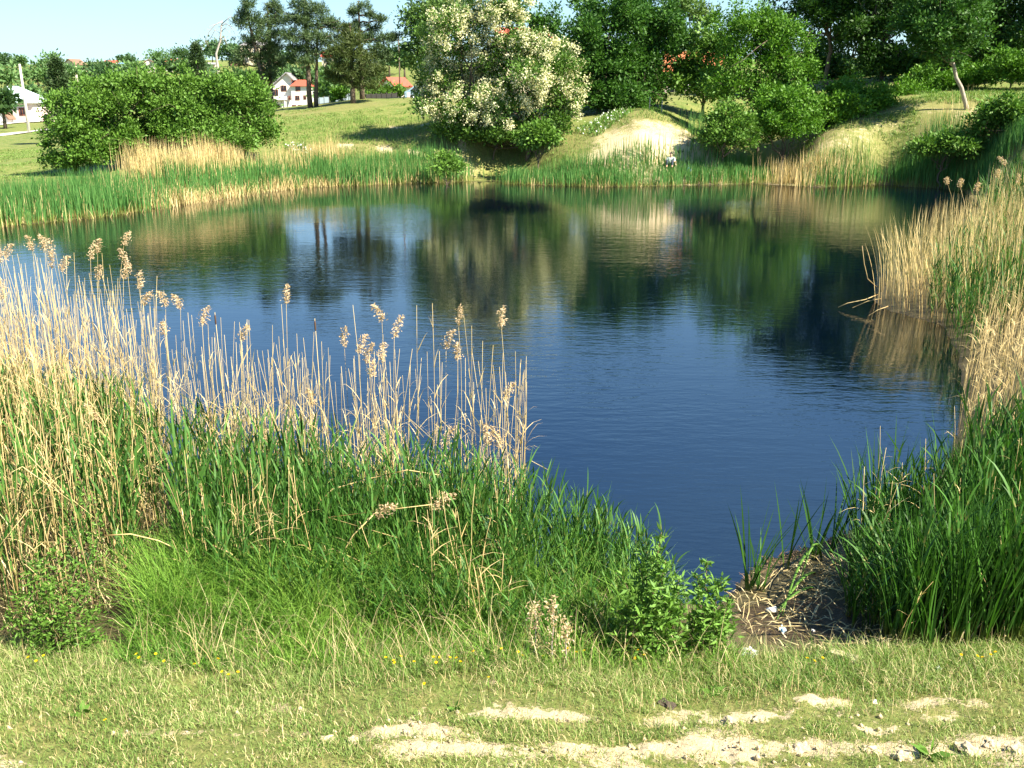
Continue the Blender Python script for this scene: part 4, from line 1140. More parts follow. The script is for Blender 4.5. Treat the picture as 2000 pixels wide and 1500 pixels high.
tree('bush', 'young bright bush under the olive pine', 668, 200, 93, [(668, 185, 14, 10), (658, 190, 10, 8)], 'light_green_leaf', 60, 22, .22, .26, .04, cat='bush', fork_h=.1)
b = at(798, 198, 98); link('gatepost', box_mesh('gatepost', .28, .28, 1.1, 'pink_wall', .02, -.3), label='pinkish gatepost beside the parked car', cat='post', loc=b)

def car():
    b = at(833, 196, 100)
    b[2] -= .05
    root = link('parked_car', None, label='light blue parked car behind the flowering acacia', cat='car', loc=b)
    prof = [(-2.0, .25), (2.0, .25), (2.05, .6), (1.9, .85), (1.1, .92), (.5, 1.38), (-1.1, 1.4), (-1.75, .95), (-2.05, .85)]
    def ext(pr, y0, y1, mat, name, par):
        n = len(pr); v = [(x, y0, z) for x, z in pr] + [(x, y1, z) for x, z in pr]
        return link(name, poly_mesh(name, v, [tuple(range(n)), tuple(range(n, 2 * n))] + [(i, (i + 1) % n, (i + 1) % n + n, i + n) for i in range(n)], mat), par)
    body = ext(prof, -.8, .8, 'car_blue', 'body', root)
    for pr in ([(-1.5, .95), (-1.05, 1.32), (-.3, 1.32), (-.3, .95)], [(-.2, .95), (-.2, 1.32), (.42, 1.3), (.85, .95)]):
        ext(pr, -.815, -.805, 'window_pane', 'side_window', root)
    for x in (-1.25, 1.3):
        s = Soup(); s.add(*tube(np.array([[0, -.84, 0], [0, -.64, 0]]), [.31, .31], 14))
        o = link('wheel', s.mesh('wheel', 'rubber'), root, loc=(x, 0, .3))
        s = Soup(); s.add(*tube(np.array([[0, -.86, 0], [0, -.845, 0]]), [.18, .18], 12)); link('rim', s.mesh('rim', 'chrome'), o)
    link('headlight', box_mesh('headlight', .12, .2, .14, 'lamp_glass', .02, .62, (1.97, -.6)), root)
    link('tail_light', box_mesh('tail_light', .08, .2, .16, 'red_roof', .02, .7, (-2.03, -.6)), root)
car()
# fence stakes by the mound
for lab, px in [('thin pale stake on the mound crest, the taller one', 1292), ('thin grey stake left of the taller one on the mound crest', 1268)]:
    b = at(px, 216, 68); b[2] = ground_h(b[None, :2])[0]
    s = Soup(); s.add(*tube(np.array([[0, 0, -.2], [.02, 0, .4], [.03, 0, .8]]), [.04, .035, .03], 5))
    link('stake', s.mesh('stake', 'dead_wood'), label=lab, cat='stake', loc=b)

# ------------------------------------------------------------------ reed and grass building blocks
TAU = 2 * math.pi
def stem_variant(h, bend, sides=3, rad=.006, r=rng, n=6, top=.4, rnd=None):
    a = r.random() * TAU
    z = np.linspace(0, h, n)
    o = bend * (z / h) ** 2 * h
    p = np.stack([np.cos(a) * o + r.normal(0, .004, n) * z, np.sin(a) * o + r.normal(0, .004, n) * z, z - .15 * (z == 0)], -1)
    return tube(p, np.linspace(rad, rad * top, n), sides, r.random() if rnd is None else rnd), p

def join(parts):
    s = Soup()
    for p in parts: s.add(*p)
    return s.arrays()

DRY_STEMS, DRY_LEAVES, STEM_PATHS = [], [], []
for k in range(14):
    st, p = stem_variant(2.2, rng.normal(0, .07), 3, .0050)
    if k % 4 == 3:                                  # snapped stalk, its top hanging over
        q = p[:4].copy(); a0 = rng.random() * TAU; e = q[-1]
        f = .25 + .25 * rng.random()
        q = np.vstack([q, e + np.array([math.cos(a0) * .10, math.sin(a0) * .10, .04]), e + np.array([math.cos(a0) * (.1 + f), math.sin(a0) * (.1 + f), -.12 - .3 * rng.random()])])
        st = tube(q, np.linspace(.0050, .0028, 6), 3, rng.random()); p = p[:4]
    DRY_STEMS.append(st); STEM_PATHS.append(p)
    n = rng.integers(2, 6)
    z = rng.random(n) * (p[-1, 2] - .6) + .4
    base = np.stack([np.interp(z, p[:, 2], p[:, 0]), np.interp(z, p[:, 2], p[:, 1]), z], -1)
    DRY_LEAVES.append(blades(base, rng.random(n) * .26 + .12, .011, rng.random(n) * TAU, rng.random(n) * .6 + .1, rng.random(n) * 1.1, 4))
def plume_variant(L_=.26, r=rng):
    n = 170
    t = r.random(n)
    ax = np.stack([.10 * t ** 2, np.zeros(n), t * L_ * .85], -1)
    w = .028 * np.sin(np.pi * np.clip(t * .9 + .08, 0, 1)) + .008
    pos = ax + r.normal(size=(n, 3)) * w[:, None] * np.array([1, .8, .5])
    d = np.stack([.5 + r.normal(0, .5, n), r.normal(0, .6, n), .4 - .6 * t + r.normal(0, .5, n)], -1)
    return leaves(pos, d, .038 * (.6 + .8 * r.random(n)), .013, r)
PLUMES = [plume_variant(.22 + .1 * rng.random()) for _ in range(7)]
def green_reed_variant(r=rng, h=1.5):
    st, p = stem_variant(h * .86, r.normal(0, .06), 3, .006, r, 5)
    n = r.integers(7, 10)
    z = np.linspace(.25, .86, n) * h
    base = np.stack([np.interp(z, p[:, 2], p[:, 0]), np.interp(z, p[:, 2], p[:, 1]), z], -1)
    az = np.arange(n) * math.pi + r.normal(0, .5, n) + r.random() * TAU
    lf = blades(base, r.random(n) * .16 + .30, .026, az, .14 + r.random(n) * .22, .04 + r.random(n) * .28, 4, r, width_profile=([0, .3, .7, 1], [.5, 1, .7, 0]))
    return st, lf
GREEN_REEDS = [green_reed_variant() for _ in range(10)]
BLADE_VARS = []
for k in range(10):
    BLADE_VARS.append(blades(np.zeros((1, 3)), 1.9, .017, 0.0, .04 + .07 * rng.random(), .02 + .16 * rng.random() ** 2, 6, rng, width_profile=([0, .2, .7, 1], [.9, 1, .8, 0])))
def cattail_variant(r=rng):
    n = r.integers(5, 8)
    return blades(r.normal(0, .02, (n, 3)) * np.array([1, 1, 0]), 1.9 * (.72 + .3 * r.random(n)), .0155, r.random(n) * TAU, .03 + .09 * r.random(n), .02 + .2 * r.random(n) ** 2, 5, r, width_profile=([0, .2, .7, 1], [.9, 1, .8, 0]))
CATTAILS = [cattail_variant() for _ in range(10)]

def scatter_variants(variants, P, hscale, mat, name, label, tilt=.08, tilt_az=None, cat=None):
    n = len(P)
    s = place_variants(variants, P, rng.integers(0, len(variants), n), hscale, rng.random(n) * TAU, rng.random(n) * TAU if tilt_az is None else tilt_az, np.abs(rng.normal(0, tilt, n)))
    return link(name, s.mesh(name, mat), kind='stuff', label=label)

def clumped(poly, n, k, spread):
    """points gathered in k loose clumps inside a polygon"""
    c = sample(poly, k)
    i = rng.integers(0, k, n * 2)
    p = c[i] + rng.normal(0, spread, (n * 2, 2))
    p = p[inside(p, poly)]
    return p[:n]

def root_z(P):
    Q = on_ground(P); Q[:, 2] = np.maximum(Q[:, 2], -.25)
    return Q

# ------------------------------------------------------------------ far shore reed beds (uncountable)
def far_bed(name, label, edge, depth, n, h, w, mat, z=0.0, seg=3, curve=.15, lean=.06, clump=None, off=0.0):
    """edge: photo points along the water line (or line at height z); the bed reaches depth metres back from it"""
    f = [gz(x, y, z)[:2] for x, y in edge]
    dp = np.broadcast_to(depth, (len(f),))
    poly = [(p[0], p[1] + off) for p in f] + [(p[0] * (1 + d / p[1]), p[1] + d + off) for p, d in list(zip(f, dp))[::-1]]
    p = sample(poly, n) if clump is None else clumped(poly, n, *clump)
    p = p + rng.normal(0, 1, p.shape) * np.array([.55, .35])
    p = p[rng.random(len(p)) < .35 + 1.1 * fbm(p[:, 0] * .5, p[:, 1] * .8, int(edge[0][0]) % 97 + 5, 3)]
    p = p[~(inside(p, SHORE) & (seg_dist(p, SHORE) > .5))]
    if name == 'grass':
        p = p[zones(p)[0] < .35]
    Q = root_z(p)
    patch = .55 + .9 * fbm(p[:, 0] * .45, p[:, 1] * .6, 77, 4)
    hh = (h[0] + (h[1] - h[0]) * rng.random(len(p))) * patch * (1 if name == 'grass' else .8)
    s = Soup()
    s.add(*blades(Q, hh, w, rng.random(len(p)) * TAU, np.abs(rng.normal(0, lean, len(p))), rng.random(len(p)) * curve, seg))
    link(name, s.mesh(name, mat), kind='stuff', label=label)

FG, FD = 'far_green_blade', 'far_dry_blade'
LW = [(-350, 510), (-100, 461), (0, 443), (150, 430), (230, 421), (310, 407)]
far_bed('reed_bed', 'fresh green reeds along the left shore', LW, [6, 5, 5, 5, 5, 3], 8500, (1.1, 1.6), .035, FG)
far_bed('dry_reed_bed', 'straw tufts at the water line of the left shore', LW, .5, 420, (.3, .9), .03, FD, curve=.5, lean=.3, clump=(30, .5))
far_bed('dry_reed_bed', 'band of straw coloured reeds under the bush thicket', [(150, 425), (250, 415), (330, 402), (395, 393)], 2.5, 2300, (1.7, 2.5), .03, FD, off=7.0)
far_bed('reed_bed', 'green reeds behind the straw edge below the thicket', [(300, 408), (380, 397), (450, 387), (520, 375), (640, 365)], [4, 4, 4, 3.5, 3], 3400, (1.2, 1.8), .035, FG, off=1.2)
far_bed('dry_reed_bed', 'pale trampled straw along the left water edge', [(295, 409), (380, 397), (450, 387), (520, 375), (600, 367), (660, 364)], [2.2, 2.2, 2, 1.5, 1.2, 1], 3000, (.4, 1.1), .03, FD, curve=.6, lean=.22)
far_bed('dry_reed_bed', 'straw reeds at the right foot of the thicket', [(485, 381), (560, 371), (640, 365)], 1.6, 800, (1.5, 2.1), .03, FD, off=4.0)
far_bed('reed_bed', 'green reeds on the far shore left of the bare landing', [(625, 365), (700, 362), (800, 358), (905, 355)], [2.5, 3, 3, 2], 3600, (1.25, 1.75), .035, FG)
far_bed('reed_bed', 'green reeds on the far shore in front of the sandy mound', [(986, 356), (1000, 360), (1100, 363), (1200, 365), (1300, 363), (1400, 361), (1488, 358)], [1.2, 2.2, 2.2, 2.2, 2.2, 2.2, 2], 5200, (.95, 1.35), .035, FG)
far_bed('reed_bed', 'loose taller reeds at the right end of the far shore bed', [(1370, 361), (1490, 358)], 2, 800, (1.7, 2.5), .03, FG, off=2.0)
far_bed('dry_reed_bed', 'pale broken stalks along the far water line', [(640, 364), (760, 360), (905, 355)], .4, 330, (.4, 1.0), .03, FD, curve=.5, lean=.25, clump=(16, .6))
far_bed('dry_reed_bed', 'pale broken stalks at the foot of the mound reeds', [(1000, 360), (1200, 365), (1480, 358)], .4, 560, (.3, 1.0), .03, FD, curve=.6, lean=.35, clump=(16, .4))
far_bed('dry_reed_bed', 'tall straw reeds on the far shore right of the dark gully', [(1508, 362), (1560, 364), (1640, 365), (1700, 362)], [1.6, 2, 1.6, 1.2], 900, (1.3, 2.4), .03, FD, clump=(16, .7))
far_bed('reed_bed', 'green reeds mixed in the right far straw clump', [(1590, 365), (1640, 365), (1705, 361)], 2, 1100, (1.1, 1.9), .035, FG)
far_bed('reed_bed', 'dark green reeds at the right end of the far shore', [(1748, 362), (1790, 366), (1840, 368), (1890, 374), (1960, 380), (2080, 390)], [2, 2.5, 2.5, 2.5, 2.5, 2.5], 3200, (1.4, 2.0), .035, FG)
far_bed('dry_reed_bed', 'straw tops over the dark reeds at the right shore', [(1850, 368), (2050, 385)], 1.5, 240, (1.8, 2.6), .028, FD, off=3.0, clump=(14, .5))

# meadow grass on the far slopes, to break the bare outline
far_bed('grass', 'rough grass on the far slope', [(560, 371), (700, 362), (900, 355), (1000, 358)], [14, 14, 8, 6], 9000, (.10, .30), .03, 'short_grass_blade', seg=2, off=3.0)
far_bed('grass', 'rough grass at the foot of the mound', [(1000, 360), (1200, 365), (1490, 360), (1700, 362), (1760, 365)], [8, 5, 3, 8, 8], 8000, (.10, .30), .03, 'short_grass_blade', seg=2, off=3.0)
def slope_tufts(label, corners, n, mat, h):
    p = sample([tuple(at(*q)[:2]) for q in corners], n)
    p = p[(fbm(p[:, 0] * .45, p[:, 1] * .45, 15, 4) > .47) & (zones(p)[0] < .4)]
    k = np.repeat(np.arange(len(p)), 5); q = p[k] + rng.normal(0, .10, (len(k), 2))
    Q = on_ground(q); s = Soup()
    s.add(*blades(Q, (h[0] + (h[1] - h[0]) * rng.random(len(k))) * (.5 + fbm(q[:, 0] * .8, q[:, 1] * .8, 8)), .03, rng.random(len(k)) * TAU, .2 + .4 * rng.random(len(k)), .3, 2))
    link('grass', s.mesh('grass', mat), kind='stuff', label=label)
slope_tufts('grass tufts on the right slope', [(1500, 310, 60), (1750, 330, 59), (2050, 270, 52), (2100, 170, 72), (1800, 190, 72), (1620, 260, 67)], 6500, 'short_grass_blade', (.08, .30))
slope_tufts('green weeds on the right slope', [(1500, 310, 60), (1750, 330, 59), (2050, 270, 52), (2100, 170, 72), (1800, 190, 72), (1620, 260, 67)], 2000, 'weed_leaf', (.08, .28))
slope_tufts('grass tufts on the crest meadow', [(530, 300, 65), (900, 300, 63), (880, 205, 80), (560, 225, 84)], 3600, 'short_grass_blade', (.05, .16))
slope_tufts('grass tufts on the left meadow', [(-60, 365, 52), (140, 350, 56), (110, 290, 90), (-60, 290, 90)], 3400, 'short_grass_blade', (.05, .16))
slope_tufts('weeds on the mound flanks', [(1080, 300, 62), (1160, 250, 67), (1260, 208, 72), (1400, 240, 70), (1380, 290, 62), (1200, 310, 60)], 800, 'weed_leaf', (.06, .25))
far_bed('dry_reed_bed', 'dead stalks scattered through the mound reeds', [(1000, 360), (1200, 365), (1480, 358)], 2.0, 420, (.6, 1.3), .025, FD, clump=(40, .5))
far_bed('dry_reed_bed', 'dead stalks scattered through the reeds left of the landing', [(640, 364), (760, 360), (905, 355)], 2.0, 450, (.9, 1.7), .025, FD, clump=(26, .5))
far_bed('dry_reed_bed', 'dead stalks scattered through the left shore reeds', LW, 4.0, 700, (.9, 1.7), .025, FD, clump=(36, .6))
# white flowering ground cover
def flower_patch(label, px, Y, n):
    pts = np.array([at(x, y, Yk)[:2] for (x, y), Yk in zip(px, Y)])
    p = sample([tuple(q) for q in pts], n)
    Q = on_ground(p); Q[:, 2] += rng.random(n) * .35
    s = Soup(); s.add(*leaves(Q, rng.normal(size=(n, 3)) + np.array([0, 0, 1]), .12, .11))
    link('white_flowers', s.mesh('white_flowers', 'white_petal'), kind='stuff', label=label)
    g = Soup(); G = on_ground(sample([tuple(q) for q in pts], n * 5)); 
    g.add(*blades(G, .2 + .3 * rng.random(len(G)), .05, rng.random(len(G)) * TAU, .2, .3, 2)); link('weeds', g.mesh('weeds', 'weed_leaf'), kind='stuff', label=label.replace('white flowers', 'green weeds'))
flower_patch('white flowers at the foot of the left thicket', [(555, 275), (600, 270), (625, 300), (580, 300)], [66, 66.5, 64, 63.5], 160)
flower_patch('white flowers along the left ridge of the mound', [(1120, 268), (1205, 212), (1240, 218), (1170, 278)], [66, 70, 67, 64], 130)

# ------------------------------------------------------------------ middle distance right: arching dry clump and green reeds
MID = wpoly([(1700, 582), (1760, 618), (1840, 632), (2000, 650), (2150, 600), (2150, 500), (1960, 470), (1830, 500), (1745, 545)], .1)
p = sample(MID, 2300); Q = root_z(p)
xn = (p[:, 0] - p[:, 0].min()) / np.ptp(p[:, 0])
arch = np.clip(.22 - xn * 1.0, 0.0, .22)
V_ = blades(Q, 1.45 + .7 * rng.random(len(p)), .0125, math.pi + rng.normal(0, .35, len(p)), arch * .1 + rng.normal(0, .05, len(p)), arch + rng.normal(0, .05, len(p)), 6, width_profile=([0, .9, 1], [1, .7, 0]))
s = Soup(); s.add(*V_)
link('dry_reed_bed', s.mesh('dry_reed_bed', 'dry_reed'), kind='stuff', label='straw reed clump arching over the water on the right')
GMID = wpoly([(1800, 622), (1835, 632), (1868, 690), (1900, 715), (2050, 710), (2200, 650), (2150, 500), (1990, 470), (1860, 540)], .12)
p = sample(GMID, 900)
s = place_variants([join([a, b]) for a, b in GREEN_REEDS], root_z(p), rng.integers(0, 10, 900), .75 + .35 * rng.random(900), rng.random(900) * TAU, rng.random(900) * TAU, np.abs(rng.normal(0, .1, 900)))
link('reed_bed', s.mesh('reed_bed', 'cattail_blade'), kind='stuff', label='dense green reeds behind the arching straw clump')
# taller green fringe behind it up to the right shore
p = sample(wpoly([(1900, 470), (2100, 500), (2250, 430), (2100, 385), (1930, 395)], .3), 800)
s = place_variants([join([a, b]) for a, b in GREEN_REEDS], root_z(p), rng.integers(0, 10, 800), 1.0 + .4 * rng.random(800), rng.random(800) * TAU, rng.random(800) * TAU, np.abs(rng.normal(0, .1, 800)))
link('reed_bed', s.mesh('reed_bed', 'cattail_blade'), kind='stuff', label='shaded green reeds on the right bank behind the straw')
p = sample(wpoly([(1880, 480), (2100, 520), (2150, 440), (1930, 420)], .3), 320); Q = root_z(p)
s = Soup(); s.add(*blades(Q, 1.9 + .8 * rng.random(320), .016, rng.random(320) * TAU, rng.normal(0, .05, 320), rng.normal(0, .06, 320), 4, width_profile=([0, .9, 1], [1, .7, 0])))
link('dry_reed_bed', s.mesh('dry_reed_bed', 'dry_reed'), kind='stuff', label='straw stalks among the shaded right bank reeds')
# stalks lying out over the water from the arching clump
for k, path in enumerate([[(1715, 575), (1690, 585), (1655, 592), (1637, 600)], [(1722, 583), (1695, 588), (1665, 601)], [(1735, 598), (1715, 605), (1697, 616)], [(1712, 560), (1695, 545), (1688, 515), (1684, 480)]]):
    pts = np.array([gz(x, y, .35 - .1 * i if k < 3 else .2 + .45 * i) for i, (x, y) in enumerate(path)])
    b0 = pts[0].copy(); s = Soup(); s.add(*tube(pts - b0, np.linspace(.012, .006, len(pts)), 4))
    link('bent_reed', s.mesh('bent_reed', 'dry_reed'), label=['longest straw reed stretched low over the water from the arching clump', 'short straw reed just above the water beside the longest one', 'straw reed dipping into the water at the foot of the arching clump', 'lone straw reed bowed outward at the edge of the arching clump'][k], cat='reed', loc=b0)

# ------------------------------------------------------------------ dry reeds in front: individual stalks and the mass behind them
REED_MESH = [mesh_arrays('stem', V, F, 'dry_reed', {'rnd': r_, 'along': t_}) for V, F, r_, t_ in DRY_STEMS]
LEAF_MESH = [mesh_arrays('leaf', V, F, 'straw_blade', {'rnd': r_, 'along': t_}) for V, F, r_, t_ in DRY_LEAVES]
PLUME_MESH = [mesh_arrays('plume', V, F, 'plume', {'rnd': r_, 'along': t_}) for V, F, r_, t_ in PLUMES]

def reed(base, h, label, group=None, tilt=0.0, tilt_az=0.0, plume=None, leafy=True, k=None):
    k = rng.integers(0, len(REED_MESH)) if k is None else k
    if plume is not None:
        while k % 4 == 3: k = rng.integers(0, len(REED_MESH))
    q = Matrix.Rotation(tilt_az, 4, 'Z') @ Matrix.Rotation(tilt, 4, 'Y') @ Matrix.Rotation(rng.random() * TAU, 4, 'Z')
    root = link('dry_reed', None, label=label, cat='reed', group=group)
    sc = h / 2.2
    root.matrix_world = Matrix.Translation(Vector(base)) @ q @ Matrix.Diagonal((1.0, 1.0, sc, 1))
    link('stem', REED_MESH[k], root)
    if leafy: link('leaf', LEAF_MESH[k], root, kind='stuff')
    if plume is not None:
        pm = link('plume', PLUME_MESH[plume], root, kind='stuff')
        pm.location = Vector(STEM_PATHS[k][-1]) - Vector((0, 0, .02))
        pm.scale = (.95, .95, 1.0 / sc)
        pm.rotation_euler = (0, 0, rng.random() * TAU)
    return root

L1 = wpoly([(-150, 840), (60, 865), (260, 905), (330, 970), (330, 1080), (250, 1200), (0, 1270), (-200, 1270)], .15)
L1b = wpoly([(-150, 840), (0, 850), (270, 905), (330, 960), (0, 960), (-200, 940)], .1)
L2 = wpoly([(300, 940), (520, 985), (760, 1010), (1040, 1025), (1045, 1060), (700, 1060), (420, 1030), (300, 1000)], .1)
G1 = wpoly([(330, 970), (520, 1000), (760, 1025), (1000, 1040), (1180, 1090), (1290, 1140), (1330, 1190), (1240, 1285), (1000, 1285), (800, 1275), (600, 1262), (380, 1225), (340, 1100)], .15)
R2 = wpoly([(1870, 900), (1875, 780), (1900, 690), (2000, 660), (2300, 660), (2300, 960), (1950, 960)], .15)
def height_for(P, top_px):
    """height so that a stalk rooted at P ends about the photo row top_px"""
    d = ray(1000, top_px)
    return CAM_H + d[2] / d[1] * P[:, 1] - P[:, 2]
# the mass
def dry_mass(poly, n, label, top, jitter, hmin, clump=None, tilt=.05, az=None):
    p = sample(poly, n) if clump is None else clumped(poly, n, *clump)
    Q = root_z(p)
    n = len(Q)
    px = 1000 + FPX * Q[:, 0] / (Q[:, 1] * CP + 1.2)
    tp = np.interp(px, *top) + rng.normal(0, jitter, n) + jitter * 1.0 * rng.random(n) ** 2
    d = np.array([ray(1000, t) for t in tp])
    h = np.clip(CAM_H + d[:, 2] / d[:, 1] * Q[:, 1] - Q[:, 2], hmin, 3.1)
    s = place_variants([join([a, b]) for a, b in zip(DRY_STEMS, DRY_LEAVES)], Q, rng.integers(0, 14, n), 1.0, rng.random(n) * TAU, rng.random(n) * TAU if az is None else az + rng.normal(0, .5, n), np.abs(rng.normal(0, tilt, n)), zscale=h / 2.2)
    link('dry_reed_bed', s.mesh('dry_reed_bed', 'dry_reed'), kind='stuff', label=label)
TOP_L = ([-200, 0, 90, 250, 330, 500, 640, 850, 1000, 1050], [560, 570, 560, 575, 650, 690, 700, 690, 720, 760])
dry_mass(L1b, 500, 'mass of tall straw reeds at the left water edge', TOP_L, 45, 1.2, tilt=.05)
dry_mass(L1, 620, 'straw reeds filling the left corner of the near bank', ([-200, 0, 300, 400], [700, 720, 800, 900]), 90, .6, tilt=.09)
dry_mass(L2, 190, 'thin straw reeds between the green blades and the open water', TOP_L, 60, .7, (26, .12), tilt=.06)
dry_mass(R2, 620, 'straw reeds at the right edge behind the green cattails', ([1800, 1850, 1900, 2000, 2100], [740, 690, 640, 585, 560]), 45, 1.5, tilt=.10, az=0.2)
p = clumped(G1, 230, 45, .12); p = p[p[:, 0] / p[:, 1] < .0]; Q = root_z(p); n = len(Q)
s = place_variants([join([a_, b_]) for a_, b_ in zip(DRY_STEMS, DRY_LEAVES)], Q, rng.integers(0, 14, n), 1.0, rng.random(n) * TAU, rng.random(n) * TAU, np.abs(rng.normal(0, .12, n)), zscale=.3 + .45 * rng.random(n))
link('dry_reed_bed', s.mesh('dry_reed_bed', 'dry_reed'), kind='stuff', label='straw stems among the near green blades')
# individual stalks, the nearest and tallest
def stalks(poly, n, label, group, top, jitter, hmin, tilt=.05, clump=None, az=None):
    p = sample(poly, n) if clump is None else clumped(poly, n, *clump)
    Q = root_z(p)
    for q in Q:
        px = 1000 + FPX * q[0] / (q[1] * CP + 1.2)
        t = np.interp(px, *top) + rng.normal(0, jitter)
        d = ray(1000, t)
        h = float(np.clip(CAM_H + d[2] / d[1] * q[1] - q[2], hmin, 3.2))
        reed(q, h, label, group, abs(rng.normal(0, tilt)), rng.random() * TAU if az is None else az + rng.normal(0, .5))
stalks(L1b, 75, 'bare straw reed stalk in the tall stand at the left water edge', 'bare straw stalks of the left stand', TOP_L, 40, 1.3)
stalks(L1, 45, 'straw reed stalk rooted in the near left bank corner', 'straw stalks of the near left corner', ([-200, 0, 300, 400], [740, 760, 840, 920]), 80, .8, .09)
stalks(L2, 110, 'bare straw reed stalk standing before the open blue water', 'bare straw stalks before the open water', TOP_L, 50, .9, .05, (22, .10))
stalks(R2, 28, 'straw reed stalk slanting up behind the right cattails', 'straw stalks behind the right cattails', ([1800, 1850, 1900, 2000, 2100], [740, 680, 620, 570, 550]), 35, 1.4, .10, None, .2)

PL = [(4, 470, 14.2, 'plumed straw reed cut by the left picture edge'), (40, 478, 14.0, 'plumed straw reed second from the left edge'), (85, 452, 14.4, 'plumed straw reed with the biggest brown head of the left stand'), (100, 492, 13.6, 'lower plumed reed beside the biggest head'),
      (126, 460, 14.2, 'plumed reed at the left of a close pair of brown heads'), (141, 468, 14.0, 'plumed reed at the right of a close pair of brown heads'), (134, 496, 13.7, 'plumed reed hanging under the close pair of heads'), (172, 474, 14.3, 'plumed reed left of the two slim heads over green reflection'),
      (189, 462, 14.4, 'slim plumed reed just left of the highest head'), (221, 450, 14.3, 'highest plumed reed of the left stand, on a thick straw stem'), (190, 512, 13.5, 'low plumed reed under the two slim heads'), (232, 512, 13.6, 'plumed reed below the highest head, dark tip'),
      (250, 488, 14.0, 'plumed reed right of the highest head'), (266, 532, 13.4, 'small plumed reed right of and below the highest head'), (279, 562, 13.0, 'small plumed head at the right end of the left stand'), (322, 563, 13.0, 'plumed reed alone against the blue water, left of the double head'),
      (352, 565, 12.8, 'plumed reed with a long double head against the blue water'), (393, 600, 12.6, 'tiny plumed head right of the double head'), (325, 618, 12.2, 'pale curled plume below the double head'), (0, 548, 13.0, 'lower plumed reed at the left picture edge'),
      (552, 558, 12.0, 'plumed reed standing alone high above the other stalks'), (470, 628, 11.8, 'thin plumed reed among stalks left of the lone high plume'), (672, 638, 11.6, 'thin feathery plume left of the twin plumes'), (700, 652, 11.5, 'very small plume next to the thin feathery one'), (751, 592, 11.6, 'tall dark-tipped plume of the twin pair'),
      (769, 622, 11.5, 'shorter tilted plume of the twin pair'), (715, 672, 11.3, 'ragged plume left below the twin pair'), (736, 700, 11.2, 'large loose plume under the twin pair'), (757, 670, 11.3, 'plume directly below the shorter twin'), (869, 642, 11.5, 'feathery plume left of the two rightmost tall plumes'),
      (894, 665, 11.4, 'small plume between the feathery one and the tall one'), (910, 588, 11.6, 'tall plume on a straight stem, second from the right'), (978, 600, 11.6, 'plume furthest to the right over the open water'), (985, 745, 11.0, 'tiny round plume under the one furthest right'),
      (610, 755, 11.2, 'golden plume low among the middle stalks'), (532, 828, 10.6, 'ragged pale plume in front of green blades'), (891, 838, 10.5, 'pale fluffy plume, left of three in a row'), (937, 848, 10.4, 'pale fluffy plume, middle of three in a row'), (957, 828, 10.5, 'pale fluffy plume, right of three in a row'),
      (795, 920, 9.9, 'pale plume low in the green blades at centre'), (182, 785, 11.2, 'brownish plume inside the left stand'), (36, 775, 11.2, 'brownish plume low at the left edge'), (275, 850, 10.4, 'whitish tufted plume in the left stand above the grass'),
      (1856, 345, 31, 'pinkish plume before the dark right shore, left one'), (1875, 350, 30, 'pinkish plume before the dark right shore, second'), (1905, 358, 29, 'low pinkish plume above the arching straw clump'), (1950, 332, 31, 'large pinkish plume at the right shore'), (1960, 308, 32, 'highest pinkish plume at the right shore'), (1988, 345, 30, 'pinkish plume at the right picture edge')]
for px, py, Y, lab in PL:
    b0 = at(px + rng.normal(0, 14 * 12 / Y), 750, Y); b0[2] = max(ground_h(b0[None, :2])[0], -.2)
    tip = at(px, py, Y)
    v = tip - b0; h = float(np.linalg.norm(v)) - .22
    r0 = reed(b0, h, lab, 'plumed straw reeds', math.acos(min(1, v[2] / np.linalg.norm(v))), math.atan2(v[1], v[0]), plume=int(rng.integers(0, 7)), leafy=False)
    if Y > 25:
        r0.scale = (1.5, 1.5, r0.scale[2])
        for ch in r0.children:
            if ch.name.startswith('plume'): ch.scale = (ch.scale[0], ch.scale[1], ch.scale[2] * 1.3)

# brown cattail spikes over the water
solid_mat('spike_brown', (.10, .055, .03), None, 8, .95)
for px, py, Y, lab in [(436, 610, 12.2, 'thin dark brown cattail spike over the blue water'), (625, 622, 11.9, 'second thin cattail spike, right of the lone high plume')]:
    b0 = at(px, 800, Y); b0[2] = -.1; tip = at(px, py, Y)
    root = link('cattail_spike', None, label=lab, cat='reed', loc=b0)
    h = tip[2] - b0[2]
    s = Soup(); s.add(*tube(np.array([[0, 0, 0], [.02, 0, h * .5], [0, 0, h]]), [.006, .005, .003], 4)); link('stem', s.mesh('stem', 'dry_reed'), root)
    s = Soup(); s.add(*tube(np.array([[0, 0, h - .16], [0, 0, h - .14], [0, 0, h - .05], [0, 0, h - .03]]), [.004, .011, .011, .004], 7)); link('spike', s.mesh('spike', 'spike_brown'), root)

